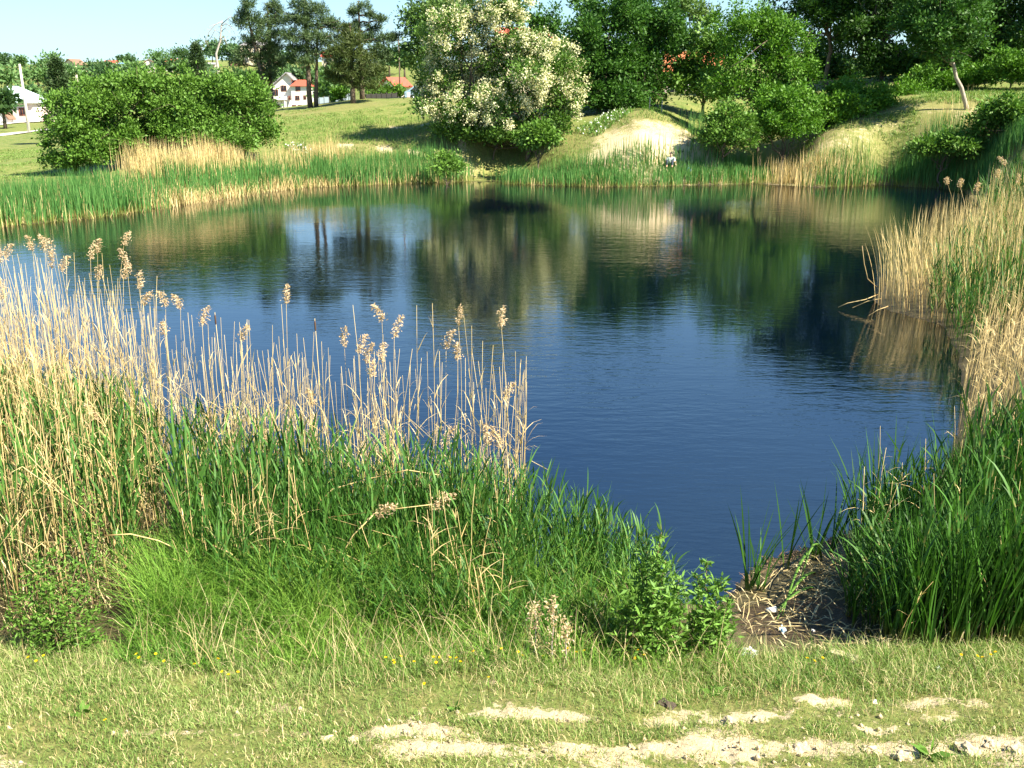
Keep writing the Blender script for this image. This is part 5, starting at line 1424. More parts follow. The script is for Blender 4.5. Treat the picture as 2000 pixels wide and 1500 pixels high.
# long reeds bent across the near grass
for k, (path, Y, pl) in enumerate([([(205, 1046), (255, 1043), (310, 1056), (345, 1072), (360, 1100)], 8.6, None), ([(345, 1150), (420, 1138), (505, 1129)], 8.3, None), ([(415, 1065), (450, 1080), (475, 1105), (480, 1150)], 8.5, None), ([(640, 1135), (700, 1095), (775, 1050), (640, 1010), (846, 985)], 8.7, 0), ([(590, 1015), (650, 955), (720, 935), (795, 918), (860, 928)], 9.2, None),
                                     ([(560, 1250), (640, 1130), (690, 1045), (735, 1000)], 8.6, 1), ([(480, 1210), (610, 1290), (660, 1310)], 7.9, None), ([(1340, 1288), (1390, 1298), (1430, 1305)], 7.55, None)]):
    pts = np.array([at(x, y, Y + .05 * i) for i, (x, y) in enumerate(path)]); b0 = pts[0].copy()
    lab = ['arched straw reed over the left grass, ending in a hook', 'nearly level straw reed lying on the bright grass', 'short hooked straw reed above the bright grass', 'long slanting straw reed with a pale plume at its top', 'straw reed leaning far right across the green blades', 'slanting reed with a small tuft left of the long slanting one', 'fallen straw reed sloping down into the short grass', 'pale stick lying at the edge of the short grass by the mud'][k]
    root = link('bent_reed', None, label=lab, cat='reed', loc=b0)
    s = Soup(); s.add(*tube(pts - b0, np.linspace(.008, .005, len(pts)), 4)); link('stem', s.mesh('stem', 'dry_reed'), root)
    if pl is not None: link('plume', PLUME_MESH[pl], root, kind='stuff', loc=pts[-1] - b0 - np.array([0, 0, .05]), rot=(0, .5, 0), scale=1.0)

# ------------------------------------------------------------------ green blades in front
GJ = [join([a, b]) for a, b in GREEN_REEDS]
def green_h(Q):
    px = 1000 + FPX * Q[:, 0] / (Q[:, 1] * CP + 1.2)
    return np.interp(px, [-100, 300, 500, 900, 1050, 1200, 1330], [1.7, 1.5, 1.45, 1.35, 1.15, .95, .75])
p = sample(G1, 560); Q = root_z(p)
hh = green_h(Q) * (.75 + .35 * rng.random(560)) * (1 - .5 * smooth(9.3, 7.9, Q[:, 1]))
s = place_variants(GJ, Q, rng.integers(0, 10, 560), np.maximum(hh / 1.5, .7), rng.random(560) * TAU, rng.normal(.3, 1.2, 560), np.abs(rng.normal(0, .10, 560)), zscale=hh / 1.5)
link('reed_bed', s.mesh('reed_bed', 'green_blade'), kind='stuff', label='fresh green reeds on the near bank in front of the water')
p = sample(L1, 380); Q = root_z(p)
s = place_variants(GJ, Q, rng.integers(0, 10, 380), 1.0, rng.random(380) * TAU, rng.random(380) * TAU, np.abs(rng.normal(0, .09, 380)), zscale=(.8 + .35 * rng.random(380)))
link('reed_bed', s.mesh('reed_bed', 'green_blade'), kind='stuff', label='green reeds among the straw of the left stand')
p = sample(L1b, 320); Q = root_z(p)
s = place_variants(CATTAILS, Q, rng.integers(0, 10, 320), 1.0, rng.random(320) * TAU, rng.random(320) * TAU, np.abs(rng.normal(0, .06, 320)), zscale=(.75 + .25 * rng.random(320)))
link('reed_bed', s.mesh('reed_bed', 'green_blade'), kind='stuff', label='long green blades between the tall straw reeds at left')
p = clumped(G1, 620, 110, .13)[:620]; Q = root_z(p); hh = green_h(Q) * (.7 + .4 * rng.random(620)) * (1 - .45 * smooth(9.3, 7.9, Q[:, 1]))
s = place_variants(CATTAILS, Q, rng.integers(0, 10, 620), 1.0, rng.random(620) * TAU, rng.random(620) * TAU, np.abs(rng.normal(0, .08, 620)), zscale=hh / 1.9)
link('reed_bed', s.mesh('reed_bed', 'cattail_blade'), kind='stuff', label='upright cattail blades among the near green reeds')
GR_STEM = [mesh_arrays('stem', V, F, 'green_blade', {'rnd': r_, 'along': t_}) for (V, F, r_, t_), _ in GREEN_REEDS]
GR_LEAF = [mesh_arrays('foliage', V, F, 'green_blade', {'rnd': r_, 'along': t_}) for _, (V, F, r_, t_) in GREEN_REEDS]
def green_reed(base, h, label, group, tilt=.1, az=None):
    k = rng.integers(0, 10)
    o = link('green_reed', None, label=label, cat='reed', group=group)
    az = rng.random() * TAU if az is None else az
    o.matrix_world = Matrix.Translation(Vector(base)) @ Matrix.Rotation(az, 4, 'Z') @ Matrix.Rotation(abs(rng.normal(0, tilt)), 4, 'Y') @ Matrix.Rotation(rng.random() * TAU, 4, 'Z') @ Matrix.Diagonal((max(h / 1.5, .75),) * 2 + (h / 1.5, 1))
    link('stem', GR_STEM[k], o); link('foliage', GR_LEAF[k], o, kind='stuff')
EDGE = wpoly([(1000, 1050), (1150, 1085), (1290, 1145), (1340, 1190), (1280, 1200), (1130, 1150), (1000, 1110)], .1)
for q in root_z(sample(EDGE, 60)):
    green_reed(q, float(green_h(q[None])[0] * (.8 + .3 * rng.random())), 'green reed at the tapering right end of the near green bed', 'green reeds at the right end of the near bed', .14, rng.normal(0, .8))
for q in root_z(sample(wpoly([(500, 1060), (1000, 1110), (1000, 1180), (520, 1140)], .2), 70)):
    green_reed(q, 1.0 + .35 * rng.random(), 'green reed with pointed leaves in the middle of the near green bed', 'green reeds of the near green bed', .12)

BL_MESH = [mesh_arrays('blade', V, F, 'cattail_blade', {'rnd': np.full(len(r_), (k + .5) / 10), 'along': t_}) for k, (V, F, r_, t_) in enumerate(BLADE_VARS)]
def cattail(base, h, label, group=None, n=6, tilt=0.0, az=0.0, cat='cattail'):
    o = link('cattail_plant', None, label=label, cat=cat, group=group, loc=base, rot=(0, tilt, az))
    for _ in range(n):
        f = h / 1.9 * (.72 + .32 * rng.random())
        link('blade', BL_MESH[rng.integers(0, 10)], o, loc=(rng.normal(0, .02), rng.normal(0, .02), -.05), rot=(rng.normal(0, .05), rng.normal(0, .05), rng.random() * TAU), scale=(1.25, 1.25, f))
    return o
R1 = wpoly([(1640, 1130), (1670, 1085), (1720, 1050), (1800, 1020), (1900, 985), (2200, 980), (2350, 1250), (2050, 1300), (1740, 1300), (1660, 1220)], .15)
def right_h(Q):
    px = 1000 + FPX * Q[:, 0] / (Q[:, 1] * CP + 1.2)
    return np.interp(px, [1650, 1720, 1800, 1900, 2000], [.7, .98, 1.32, 1.55, 1.65])
p = sample(R1, 640); Q = root_z(p); hh = right_h(Q) * (.72 + .32 * rng.random(640))
s = place_variants(CATTAILS, Q, rng.integers(0, 10, 640), 1.0, rng.random(640) * TAU, rng.normal(.3, 1, 640), np.abs(rng.normal(0, .09, 640)), zscale=hh / 1.9)
link('reed_bed', s.mesh('reed_bed', 'cattail_blade'), kind='stuff', label='dense cattail bed at the right of the near bank')
p = sample(R1, 260); Q = root_z(p); hh = right_h(Q) * (.75 + .3 * rng.random(260))
s = place_variants(GJ, Q, rng.integers(0, 10, 260), 1.0, rng.random(260) * TAU, rng.random(260) * TAU, np.abs(rng.normal(0, .1, 260)), zscale=hh / 1.5)
link('reed_bed', s.mesh('reed_bed', 'cattail_blade'), kind='stuff', label='leafy reeds inside the right cattail bed')
p = sample(R1, 90); Q = root_z(p)
s = place_variants([join([a, b]) for a, b in zip(DRY_STEMS, DRY_LEAVES)], Q, rng.integers(0, 14, 90), 1.0, rng.random(90) * TAU, rng.random(90) * TAU, np.abs(rng.normal(0, .15, 90)), zscale=.25 + .45 * rng.random(90))
link('dry_reed_bed', s.mesh('dry_reed_bed', 'dry_reed'), kind='stuff', label='straw stalks inside the right cattail bed')
for q in root_z(sample(wpoly([(1720, 1150), (1770, 1290), (2050, 1290), (2050, 1200), (1900, 1230), (1790, 1180)], .15), 70)):
    cattail(q, float(right_h(q[None])[0]) * (.72 + .3 * rng.random()), 'cattail plant on the front edge of the right bed', 'cattail plants on the front edge of the right bed', rng.integers(5, 8))
for q in root_z(sample(wpoly([(1660, 1060), (1720, 1020), (1800, 975), (1640, 1020), (1740, 1080), (1690, 1120)], .05), 26)):
    cattail(q, .9 + .5 * rng.random(), 'slim cattail plant at the water edge of the right bed', 'cattail plants at the water edge of the right bed', rng.integers(3, 5), .06, rng.random() * TAU)
for px, py, h, n, lab, tl in [(1462, 1158, 1.05, 6, 'lone cattail tuft standing in the shallows, left one', .06), (1482, 1160, .8, 4, 'short cattail tuft close beside the lone one', .12), (1535, 1118, 1.05, 4, 'thin cattail tuft in the shallows, middle one', .12), (1590, 1098, .9, 5, 'cattail tuft in the shallows before the right bed', .05), (1620, 1085, 1.0, 4, 'cattail tuft touching the right bed in the shallows', .08)]:
    cattail(gz(px, py, 0.02), h * 1.12, lab, None, n * 2, tl, rng.normal(0, .4))
# flattened green blades lying across the mud
for k, (a, b, mid) in enumerate([((1592, 1080), (1520, 1232), .30), ((1600, 1120), (1505, 1238), .22), ((1605, 1095), (1560, 1150), .35), ((1610, 1150), (1500, 1215), .15), ((1590, 1230), (1525, 1228), .06), ((1600, 1245), (1520, 1245), .05)]):
    A, B = gz(*a, .05), gz(*b, .06)
    t = np.linspace(0, 1, 7)[:, None]
    c = A + (B - A) * t; c[:, 2] += mid * 4 * (t * (1 - t))[:, 0]
    dv = (B - A)[:2]; nrm = np.array([-dv[1], dv[0], 0]) / np.hypot(*dv)
    wv = np.interp(t[:, 0], [0, .3, 1], [.012, .02, .003])[:, None] * nrm
    V = np.stack([c - wv, c + wv], 1).reshape(-1, 3) - A
    V = np.vstack([V, V + np.array([0, 0, .004])])
    F = [(2 * i, 2 * i + 1, 2 * i + 3, 2 * i + 2) for i in range(6)]; F += [tuple(x + 14 for x in f[::-1]) for f in F] + [(0, 14, 15, 1), (12, 13, 27, 26)]
    F += [(2 * i, 2 * i + 2, 2 * i + 16, 2 * i + 14) for i in range(6)] + [(2 * i + 1, 2 * i + 15, 2 * i + 17, 2 * i + 3) for i in range(6)]
    me = mesh_arrays('fallen_cattail', V, np.array(F), 'willow_leaf', {'rnd': np.full(28, .3 + .1 * k), 'along': np.tile(np.repeat(np.linspace(0, 1, 7), 2), 2)})
    link('fallen_cattail', me, label=['longest bent green cattail blade lying over the mud', 'second bent green blade lying over the mud', 'short folded green blade at the back of the mud', 'low green blade pointing at the white cup on the mud', 'flat green blade on the mud above the blue wrapper', 'flat green blade on the mud nearest the blue wrapper'][k], cat='cattail', loc=A)
# fallen straw on the mud
MUD = wpoly([(1430, 1150), (1600, 1090), (1720, 1100), (1740, 1290), (1560, 1300), (1450, 1270)], .06)
fr = sample(MUD, 60)
for q in fr[:46]:
    L_ = .12 + .45 * rng.random() ** 1.5; a = rng.normal(.1, .8)
    e = np.array([math.cos(a), math.sin(a), 0]) * L_
    z = max(ground_h(q[None])[0], 0) + .015
    s = Soup(); s.add(*tube(np.array([[0, 0, .005], e * .5 + np.array([0, rng.normal(0, .02), .01 + .02 * rng.random()]), e + np.array([0, 0, .06 * rng.random()])]), [.006, .006, .004], 4, rng.random()))
    link('fallen_stalk', s.mesh('fallen_stalk', 'dry_reed' if rng.random() < .6 else 'straw_blade'), label='straw reed stalk fallen on the dark mud', cat='stalk', group='fallen straw stalks on the mud', loc=(q[0], q[1], z))
p = sample(MUD, 420); Q = on_ground(p); Q[:, 2] = np.maximum(Q[:, 2], 0) + .005
s = Soup(); s.add(*blades(Q, .05 + .12 * rng.random(420), .012, rng.random(420) * TAU, 1.1, .2, 2))
link('debris', s.mesh('debris', 'straw_blade'), kind='stuff', label='rotting straw bits strewn over the mud')
p = sample(wpoly([(1420, 1165), (1500, 1095), (1650, 1045), (1700, 1060), (1640, 1120), (1520, 1170)], 0), 700); Q = np.column_stack([p, np.full(700, .006)])
s = Soup(); s.add(*blades(Q, .04 + .10 * rng.random(700), .014, rng.random(700) * TAU, 1.2, 0, 2))
solid_mat('wet_straw', (.20, .12, .06), (.11, .07, .035), 9, .6)
link('debris', s.mesh('debris', 'wet_straw'), kind='stuff', label='brown floating straw raft at the muddy corner')
# thatch of dead straw at the foot of the near reeds
for poly, n, lab in [(L1, 2600, 'dead straw thatch under the left stand'), (G1, 500, 'dead straw under the near green bed'), (R1, 350, 'dead straw under the right cattail bed')]:
    Q = root_z(sample(poly, n)); s = Soup()
    s.add(*blades(Q, .12 + .4 * rng.random(n) ** 1.4, .010, rng.random(n) * TAU, .2 + .8 * rng.random(n), .3 * rng.random(n), 3))
    link('straw', s.mesh('straw', 'straw_blade'), kind='stuff', label=lab)

# ------------------------------------------------------------------ sedge and short grass
S1 = wpoly([(330, 1110), (420, 1060), (700, 1080), (1000, 1130), (1280, 1210), (1440, 1280), (1440, 1322), (900, 1340), (500, 1340), (230, 1330), (280, 1220)], .25)
n = 26000
p = sample(S1, n); p = p[rng.random(n) < np.interp(p[:, 0] / p[:, 1], [-.25, -.1, .1], [1, .55, .5])]; n = len(p); Q = on_ground(p)
hh = (.24 + .46 * rng.random(n)) * (.30 + 1.15 * smooth(7.1, 8.7, Q[:, 1])) * (.6 + .8 * fbm(p[:, 0] * 1.6, p[:, 1] * 1.6, 50))
s = Soup(); s.add(*blades(Q, hh, .0085, rng.random(n) * TAU, .1 + .35 * rng.random(n), .1 + .8 * rng.random(n) ** 1.5, 4, rnd=np.clip(fbm(p[:, 0] * 1.2, p[:, 1] * 1.2, 60) + rng.normal(0, .25, n), 0, 1)))
link('tall_grass', s.mesh('tall_grass', 'sedge_blade'), kind='stuff', label='bright tall grass between the near reeds and the short turf')
n = 1900
Q = on_ground(sample(S1, n)); s = Soup()
s.add(*blades(Q, .25 + .4 * rng.random(n), .006, rng.random(n) * TAU, .1 + .5 * rng.random(n), .5 * rng.random(n), 3))
link('dry_grass', s.mesh('dry_grass', 'straw_blade'), kind='stuff', label='dry grass stems in the bright tall grass')

TURF = [(-4.6, 5.15), (4.9, 5.15), (5.6, 7.75), (-5.4, 7.75)]
tall_of = lambda q: smooth(6.5, 7.4, q[:, 1])
n = 190000
p = sample(TURF, n)
sand, mud, _ = zones(p)
dens = fbm(p[:, 0] * 1.5, p[:, 1] * 1.8, 90, 4)
keep = rng.random(n) < np.clip(1.05 - sand * 1.25 - mud * .9, .02, 1) * np.maximum(smooth(.30, .52, dens + .12 * tall_of(p)), .24)
p = p[keep]; Q = on_ground(p); n = len(p)
tall = smooth(6.7, 7.5, p[:, 1])
hh = (.025 + .05 * rng.random(n) + .16 * tall * rng.random(n)) * (.6 + .9 * fbm(p[:, 0] * 1.1, p[:, 1] * 1.3, 91))
tone = np.clip(fbm(p[:, 0] * .9, p[:, 1] * 1.1, 95) * 1.3 - .15 + rng.normal(0, .28, n), 0, 1)
dry = rng.random(n) < .18
for nm, mt, mk, lab in (('grass', 'short_grass_blade', ~dry, 'short green turf on the near bank'), ('dry_grass', 'straw_blade', dry, 'withered blades in the near turf')):
    s = Soup(); k = mk.sum()
    s.add(*blades(Q[mk], hh[mk], .0052, rng.random(k) * TAU, .1 + .5 * rng.random(k), .8 * rng.random(k), 2, rnd=tone[mk]))
    link(nm, s.mesh(nm, mt), kind='stuff', label=lab)
# wispy dry seed stems
n = 700
p = sample(TURF, n); Q = on_ground(p); s = Soup()
s.add(*blades(Q, .12 + .35 * rng.random(n) * smooth(5.2, 7.2, p[:, 1]) + .03, .004, rng.random(n) * TAU, .2 * rng.random(n), .3 * rng.random(n), 3))
link('dry_grass', s.mesh('dry_grass', 'straw_blade'), kind='stuff', label='thin dry seed stems standing in the near turf')
# soil crumbs
s = Soup()
p = sample([(-4.6, 5.2), (4.9, 5.2), (4.9, 6.6), (-4.6, 6.6)], 2600); sand, _, _ = zones(p)
p = p[rng.random(len(p)) < sand]; Q = on_ground(p)
oct_v = np.array([[1, 0, 0], [-1, 0, 0], [0, 1, 0], [0, -1, 0], [0, 0, 1], [0, 0, -.6]], float); oct_f = np.array([(0, 2, 4), (2, 1, 4), (1, 3, 4), (3, 0, 4), (2, 0, 5), (1, 2, 5), (3, 1, 5), (0, 3, 5)])
for q in Q:
    sz = .006 + .022 * rng.random() ** 3
    s.add(oct_v * sz * (.6 + .8 * rng.random((6, 1))) + q, oct_f, np.full(6, .5), np.full(6, .5))
link('gravel', s.mesh('gravel', 'clod'), kind='stuff', label='crumbs of pale soil on the bare patches')

# ------------------------------------------------------------------ small plants of the near bank
def leafy_shrub(name, label, px, py, stems, leafmat, leaf, n_leaf, cat, zz=.25, spread=.07, r_=None):
    r = np.random.default_rng(r_ or int(px))
    b0 = gz(px, py, zz); b0[2] = ground_h(b0[None, :2])[0]
    root = link(name, None, label=label, cat=cat, loc=b0)
    fs = Soup()
    for tx, ty, dy in stems:
        tip = at(tx, ty, b0[1] + dy) - b0
        p = limb(np.array([r.normal(0, .05), r.normal(0, .05), -.05]), tip, 6, -.03, .03, r)
        s = Soup(); s.add(*tube(p, np.linspace(.009, .003, 6), 5)); link('stem', s.mesh('stem', 'twig'), root)
        t = .12 + .88 * r.random(n_leaf) ** .8
        c = np.stack([np.interp(t, np.linspace(0, 1, 6), p[:, k]) for k in range(3)], -1)
        d = r.normal(size=(n_leaf, 3)) * np.array([1, 1, .5]) + np.array([0, 0, .55])
        off = r.normal(size=(n_leaf, 3)) * spread * (1.15 - t)[:, None]
        fs.add(*leaves(c + off, d, leaf * (.6 + .7 * r.random(n_leaf)), leaf * .30, r))
    link('foliage', fs.mesh('foliage', leafmat), root, kind='stuff')
leafy_shrub('willow_shrub', 'young willow shrub with narrow leaves, the wider one by the mud', 1270, 1285, [(1292, 1040, .1), (1300, 1095, 0), (1250, 1110, .1), (1325, 1130, 0), (1215, 1125, .05), (1265, 1080, .15), (1235, 1170, -.05), (1310, 1170, -.1), (1280, 1150, -.1), (1330, 1190, -.05), (1205, 1190, 0), (1255, 1200, -.15), (1300, 1220, -.15)], 'willow_leaf', .085, 190, 'shrub', spread=.12)
leafy_shrub('willow_shrub', 'young willow shrub with narrow leaves, the slimmer one at the mud edge', 1385, 1275, [(1382, 1095, 0), (1410, 1135, 0), (1360, 1125, .05), (1365, 1160, -.05), (1420, 1175, 0), (1395, 1190, -.1), (1355, 1200, -.05), (1415, 1220, -.05), (1375, 1220, -.1)], 'willow_leaf', .08, 170, 'shrub', spread=.10)
leafy_shrub('weed_shrub', 'leafy green weed shrub in front of the left straw stand', 110, 1285, [(70, 1090, .1), (110, 1075, .2), (50, 1120, 0), (150, 1100, .1), (95, 1140, -.05), (30, 1160, 0), (165, 1150, 0), (190, 1190, 0), (130, 1190, -.1), (70, 1200, -.1), (15, 1210, 0), (160, 1230, -.1), (200, 1240, 0)], 'weed_leaf', .055, 230, 'shrub', spread=.14)
leafy_shrub('weed_shrub', 'bramble with pale new leaves climbing the left straw stand', 165, 1190, [(155, 930, .3), (175, 955, .3), (140, 975, .3), (190, 1010, .2), (130, 1030, .2)], 'willow_leaf', .05, 110, 'shrub', spread=.12)
# dead thistles
for px, py, top, lab in [(1078, 1312, 1178, 'pale dead thistle with fluffy heads in the tall grass'), (1045, 1300, 1190, 'smaller dead thistle left of the fluffy one'), (874, 1322, 1300, 'tiny grey thistle head at the turf edge'), (1105, 1310, 1215, 'dry broken weed right of the fluffy thistle')]:
    b0 = gz(px, py, .28); b0[2] = ground_h(b0[None, :2])[0]; r = np.random.default_rng(px)
    root = link('dead_thistle', None, label=lab, cat='weed', loc=b0)
    tip = at(px, top, b0[1]) - b0
    s = Soup(); s.add(*tube(limb([0, 0, -.03], tip, 6, 0, .02, r), np.linspace(.007, .003, 6), 5)); link('stem', s.mesh('stem', 'dead_wood'), root)
    nh = 170
    pos = np.array([tip * t for t in r.random(nh) ** .6]) + r.normal(0, .022, (nh, 3))
    pos[:50] = tip + r.normal(0, .035, (50, 3))
    s = Soup(); s.add(*leaves(pos, r.normal(size=(nh, 3)), .035, .014, r)); link('seed_head', s.mesh('seed_head', 'plume'), root, kind='stuff')
# broad-leaved dock plants
def dock(label, px, py, n, L_, zz=.5):
    b0 = gz(px, py, zz); b0[2] = ground_h(b0[None, :2])[0] + .01
    root = link('dock_plant', None, label=label, cat='plant', loc=b0)
    for k in range(n):
        a = k * TAU / n + rng.normal(0, .3)
        v = leaves(np.zeros((1, 3)), np.array([[math.cos(a), math.sin(a), .25 + .3 * rng.random()]]), L_ * (.7 + .5 * rng.random()), L_ * .42, rng, .3, .2)
        link('leaf', mesh_arrays('leaf', v[0], v[1], 'weed_leaf', {'rnd': v[2], 'along': v[3]}), root)
dock('dark broad-leaved plant on the bare soil at the bottom right', 1815, 1482, 9, .15)
dock('broad-leaved plant in the turf below the slim willow', 1392, 1343, 7, .11, .35)
dock('small broad-leaved plant in the turf left of the centre', 160, 1400, 6, .12, .4)
dock('broad-leaved rosette in the turf below the yellow flowers', 888, 1400, 6, .10, .4)
# yellow dandelions
pet = leaves(np.zeros((16, 3)), np.array([[math.cos(a), math.sin(a), .35] for a in np.linspace(0, TAU, 16, endpoint=False)]), .016, .009, rng)
pet2 = leaves(np.zeros((10, 3)), np.array([[math.cos(a), math.sin(a), 1.2] for a in np.linspace(0, TAU, 10, endpoint=False)]), .012, .008, rng)
DV = join([pet, pet2]); D_MESH = mesh_arrays('bloom', DV[0], DV[1], 'dandelion', {'rnd': DV[2], 'along': DV[3]})
sv = tube(np.array([[0, 0, -.02], [.006, 0, .5], [0, 0, 1.0]]), [.0025, .002, .002], 4); DS_MESH = mesh_arrays('stem', sv[0], sv[1], 'sedge_blade', {'rnd': sv[2], 'along': sv[3]})
spots = [(60, 1317), (75, 1318), (90, 1312), (272, 1325), (277, 1330), (310, 1327), (325, 1332), (383, 1328), (430, 1331), (438, 1358), (449, 1350), (468, 1347), (755, 1320), (772, 1334), (785, 1332), (810, 1330), (830, 1388), (848, 1340), (853, 1345), (860, 1328), (880, 1327), (892, 1330), (955, 1388), (925, 1312), (980, 1312), (1012, 1308), (1020, 1306), (1108, 1298),
         (1140, 1293), (1220, 1278), (1240, 1295), (1245, 1285), (1258, 1298), (1262, 1280), (1575, 1304), (1590, 1303), (1605, 1305), (1905, 1309), (1915, 1308), (1930, 1310), (1872, 1318), (1940, 1300), (215, 1477), (1125, 1305), (1060, 1300), (770, 1325), (900, 1322)]
for px, py in spots:
    b0 = gz(px, py, .33); b0[2] = ground_h(b0[None, :2])[0]
    h = .10 + .10 * rng.random()
    far_lab = ('yellow dandelion in the grass below the left straw stand', 'dandelions of the left turf') if px < 500 else ('yellow dandelion in the grass near the dead thistle', 'dandelions of the middle turf') if px < 1150 else ('yellow dandelion at the foot of the wider willow', 'dandelions under the willow') if px < 1400 else ('yellow dandelion at the edge of the mud or the right cattails', 'dandelions by the mud and right cattails')
    o = link('dandelion', None, label=far_lab[0], cat='flower', group=far_lab[1], loc=b0, rot=(0, 0, rng.random() * TAU))
    link('stem', DS_MESH, o, scale=(1, 1, h)); link('bloom', D_MESH, o, loc=(0, 0, h), rot=(rng.normal(0, .3), rng.normal(0, .3), 0), scale=.95)

# ------------------------------------------------------------------ litter on the near bank
def crumple(name, label, px, py, zz, sx, sy, sz, mat, seed, cat):
    r = np.random.default_rng(seed)
    bm = bmesh.new(); bmesh.ops.create_icosphere(bm, subdivisions=3, radius=1)
    for v in bm.verts:
        k = 1 + .35 * math.sin(5 * v.co.x + seed) * math.cos(4 * v.co.y) + r.normal(0, .10)
        v.co = Vector((v.co.x * sx * k, v.co.y * sy * k, max(v.co.z, -.4) * sz * k))
    me = bpy.data.meshes.new(name); bm.to_mesh(me); bm.free(); me.materials.append(MATS[mat])
    b0 = gz(px, py, zz); b0[2] = max(ground_h(b0[None, :2])[0], 0) + sz * .3
    link(name, me, label=label, cat=cat, loc=b0, rot=(0, 0, r.random() * 3))
crumple('plastic_bag', 'crumpled whitish plastic bag at the left edge of the mud', 1460, 1290, .1, .075, .05, .045, 'grey_plastic', 3, 'bag')
crumple('wrapper', 'blue and white crumpled wrapper lying on the mud', 1526, 1250, .05, .055, .03, .022, 'blue_plastic', 5, 'wrapper')
crumple('paper_scrap', 'tiny white scrap right of the blue wrapper', 1586, 1249, .05, .016, .012, .012, 'paper', 6, 'scrap')
crumple('paper_scrap', 'small white scrap in the turf at right', 1710, 1358, .4, .035, .02, .012, 'paper', 7, 'scrap')
crumple('dark_clod', 'dark clump of dead leaves in the turf', 1302, 1368, .4, .07, .05, .03, 'dark_clod', 8, 'clod')
crumple('flat_stone', 'flat pale stone on the bare soil at the bottom', 1562, 1463, .5, .085, .05, .015, 'clod', 9, 'stone')
crumple('plastic_scrap', 'pale bluish plastic scrap below the right cattails', 1832, 1312, .3, .04, .025, .02, 'grey_plastic', 10, 'scrap')
rk = [(1890, 1470, .09, 'largest pale clod on the bare soil at bottom right'), (1935, 1460, .06, 'pale clod right of the largest one'), (1760, 1490, .07, 'pale clod left of the dark broad-leaved plant'), (1985, 1480, .08, 'pale clod at the bottom right corner'), (1430, 1392, .07, 'pale clod in the middle bare patch'), (1480, 1385, .05, 'smaller pale clod in the middle bare patch'), (1700, 1465, .06, 'pale clod above the bottom edge right of the flat stone'), (640, 1452, .05, 'pale clod in the left bare strip'), (690, 1458, .05, 'second pale clod in the left bare strip')]
for k, (px, py, sz, lab) in enumerate(rk):
    crumple('soil_clod', lab, px, py, .5, sz, sz * .7, sz * .4, 'clod', 20 + k, 'clod')
def board():
    b0 = gz(1650, 1302, .2); b0[2] = ground_h(b0[None, :2])[0] + .03
    root = link('broken_board', None, label='pale broken board with a square end block at the mud edge', cat='board', loc=b0, rot=(0, R(4), R(-22)))
    link('plank', poly_mesh('plank', [(-.15, -.035, 0), (.12, -.05, 0), (.14, .03, 0), (-.12, .045, 0), (-.15, -.035, .035), (.12, -.05, .035), (.14, .03, .035), (-.12, .045, .035)], [(0, 1, 2, 3), (4, 5, 6, 7), (0, 1, 5, 4), (1, 2, 6, 5), (2, 3, 7, 6), (3, 0, 4, 7)], 'plank_wood'), root)
    link('block', poly_mesh('block', [(.04, -.11, -.02), (.13, -.10, -.02), (.125, -.052, -.02), (.035, -.052, -.02), (.04, -.11, .036), (.13, -.10, .036), (.125, -.052, .036), (.035, -.052, .036)], [(0, 1, 2, 3), (4, 5, 6, 7), (0, 1, 5, 4), (1, 2, 6, 5), (2, 3, 7, 6), (3, 0, 4, 7)], 'plank_wood'), root)
board()
def cup():
    b0 = gz(1504, 1212, .05); b0[2] = max(ground_h(b0[None, :2])[0], 0) + .035
    root = link('plastic_cup', None, label='white plastic cup lying on its side on the mud', cat='cup', loc=b0, rot=(0, R(90), R(10)))
    s = Soup(); s.add(*tube(np.array([[0, 0, -.045], [0, 0, .045]]), [.022, .032], 16)); link('body', s.mesh('body', 'white_plastic'), root)
    s = Soup(); s.add(*tube(np.array([[0, 0, .043], [0, 0, .049]]), [.035, .035], 16)); link('rim', s.mesh('rim', 'white_plastic'), root)
cup()

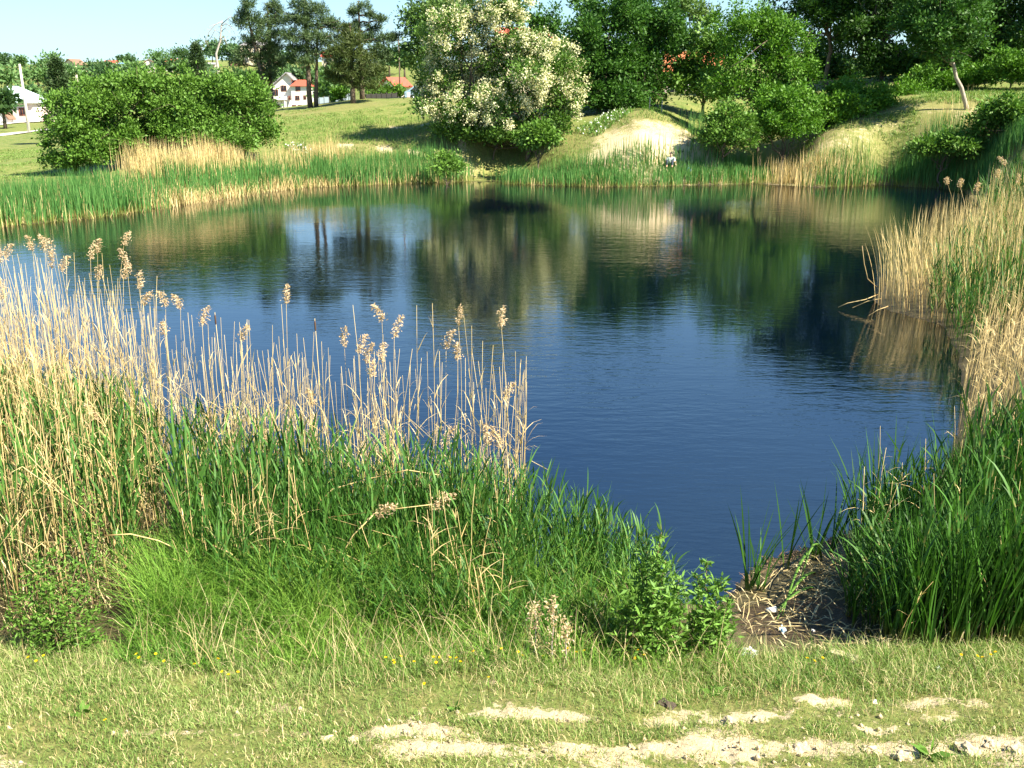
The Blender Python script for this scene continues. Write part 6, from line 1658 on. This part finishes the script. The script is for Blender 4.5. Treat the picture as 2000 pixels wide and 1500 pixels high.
# ------------------------------------------------------------------ person sitting on the far bank
def skin_body(name, pts, edges, radii, mat, parent, loc=(0, 0, 0)):
    me = bpy.data.meshes.new(name); me.from_pydata(pts, edges, [])
    o = link(name, me, parent, loc=loc)
    me.materials.append(MATS[mat])
    m1 = o.modifiers.new('skin', 'SKIN')
    for i, rd in enumerate(radii):
        me.skin_vertices[0].data[i].radius = (rd, rd)
    me.skin_vertices[0].data[0].use_root = True
    o.modifiers.new('sub', 'SUBSURF').levels = 1
    o.modifiers['sub'].render_levels = 2
    return o
def person():
    b0 = at(1310, 312, 60.6); b0[2] = ground_h(b0[None, :2])[0]
    root = link('person', None, label='person in a white shirt sitting on the far bank above the reeds', cat='person', loc=b0, rot=(0, 0, R(-15)))
    # pelvis, spine, neck, head top / hips, knees, ankles, toes / shoulders, elbows, wrists, fingers
    P = [(0, 0, .12), (0, .02, .30), (0, 0, .50), (0, -.02, .60), (0, -.04, .70), (0, -.04, .84),
         (-.1, -.02, .11), (-.16, -.40, .42), (-.16, -.58, .06), (-.16, -.72, .04), (.1, -.02, .11), (.16, -.40, .42), (.16, -.58, .06), (.16, -.72, .04),
         (-.19, 0, .52), (-.26, -.14, .30), (-.18, -.36, .38), (-.16, -.44, .40), (.19, 0, .52), (.26, -.14, .30), (.18, -.36, .38), (.16, -.44, .40)]
    E = [(0, 1), (1, 2), (2, 3), (3, 4), (4, 5), (0, 6), (6, 7), (7, 8), (8, 9), (0, 10), (10, 11), (11, 12), (12, 13), (2, 14), (14, 15), (15, 16), (16, 17), (2, 18), (18, 19), (19, 20), (20, 21)]
    Rr = [.14, .13, .13, .055, .085, .07, .09, .06, .045, .035, .09, .06, .045, .035, .06, .045, .035, .03, .06, .045, .035, .03]
    skin_body('body', P, E, Rr, 'skin', root)
    skin_body('shirt', [(0, 0, .10), (0, .02, .30), (0, 0, .50), (0, -.02, .575), (-.2, 0, .52), (-.25, -.12, .33), (.2, 0, .52), (.25, -.12, .33)], [(0, 1), (1, 2), (2, 3), (2, 4), (4, 5), (2, 6), (6, 7)], [.17, .16, .16, .07, .08, .065, .08, .065], 'shirt', root)
    skin_body('trousers', [(0, 0, .10), (-.1, -.02, .11), (-.16, -.40, .42), (-.16, -.56, .10), (.1, -.02, .11), (.16, -.40, .42), (.16, -.56, .10)], [(0, 1), (1, 2), (2, 3), (0, 4), (4, 5), (5, 6)], [.15, .105, .075, .06, .105, .075, .06], 'trousers', root)
    skin_body('hair', [(0, .0, .72), (0, -.02, .80), (0, -.05, .85)], [(0, 1), (1, 2)], [.085, .1, .07], 'hair', root)
person()
def bag():
    b0 = at(1348, 313, 60.6); b0[2] = ground_h(b0[None, :2])[0]
    root = link('blue_bag', None, label='blue bag on the ground right of the sitting person', cat='bag', loc=b0, rot=(0, 0, R(20)))
    link('body', box_mesh('body', .45, .28, .32, 'blue_cloth', .08), root)
    s = Soup(); s.add(*tube(np.array([[-.12, 0, .3], [-.1, 0, .42], [.1, 0, .42], [.12, 0, .3]]), .015, 5)); link('handle', s.mesh('handle', 'blue_cloth'), root)
bag()
tree('bush', 'low dark leaf clump added for the shadow patch beside the sitting person', 1342, 306, 61.8, [(1335, 302, 12, 6), (1350, 304, 10, 6)], 'dark_leaf', 30, 18, .14, .16, .02, cat='bush', fork_h=.05)  # leaf clump added, its dark leaves stand for the shadow beside the person
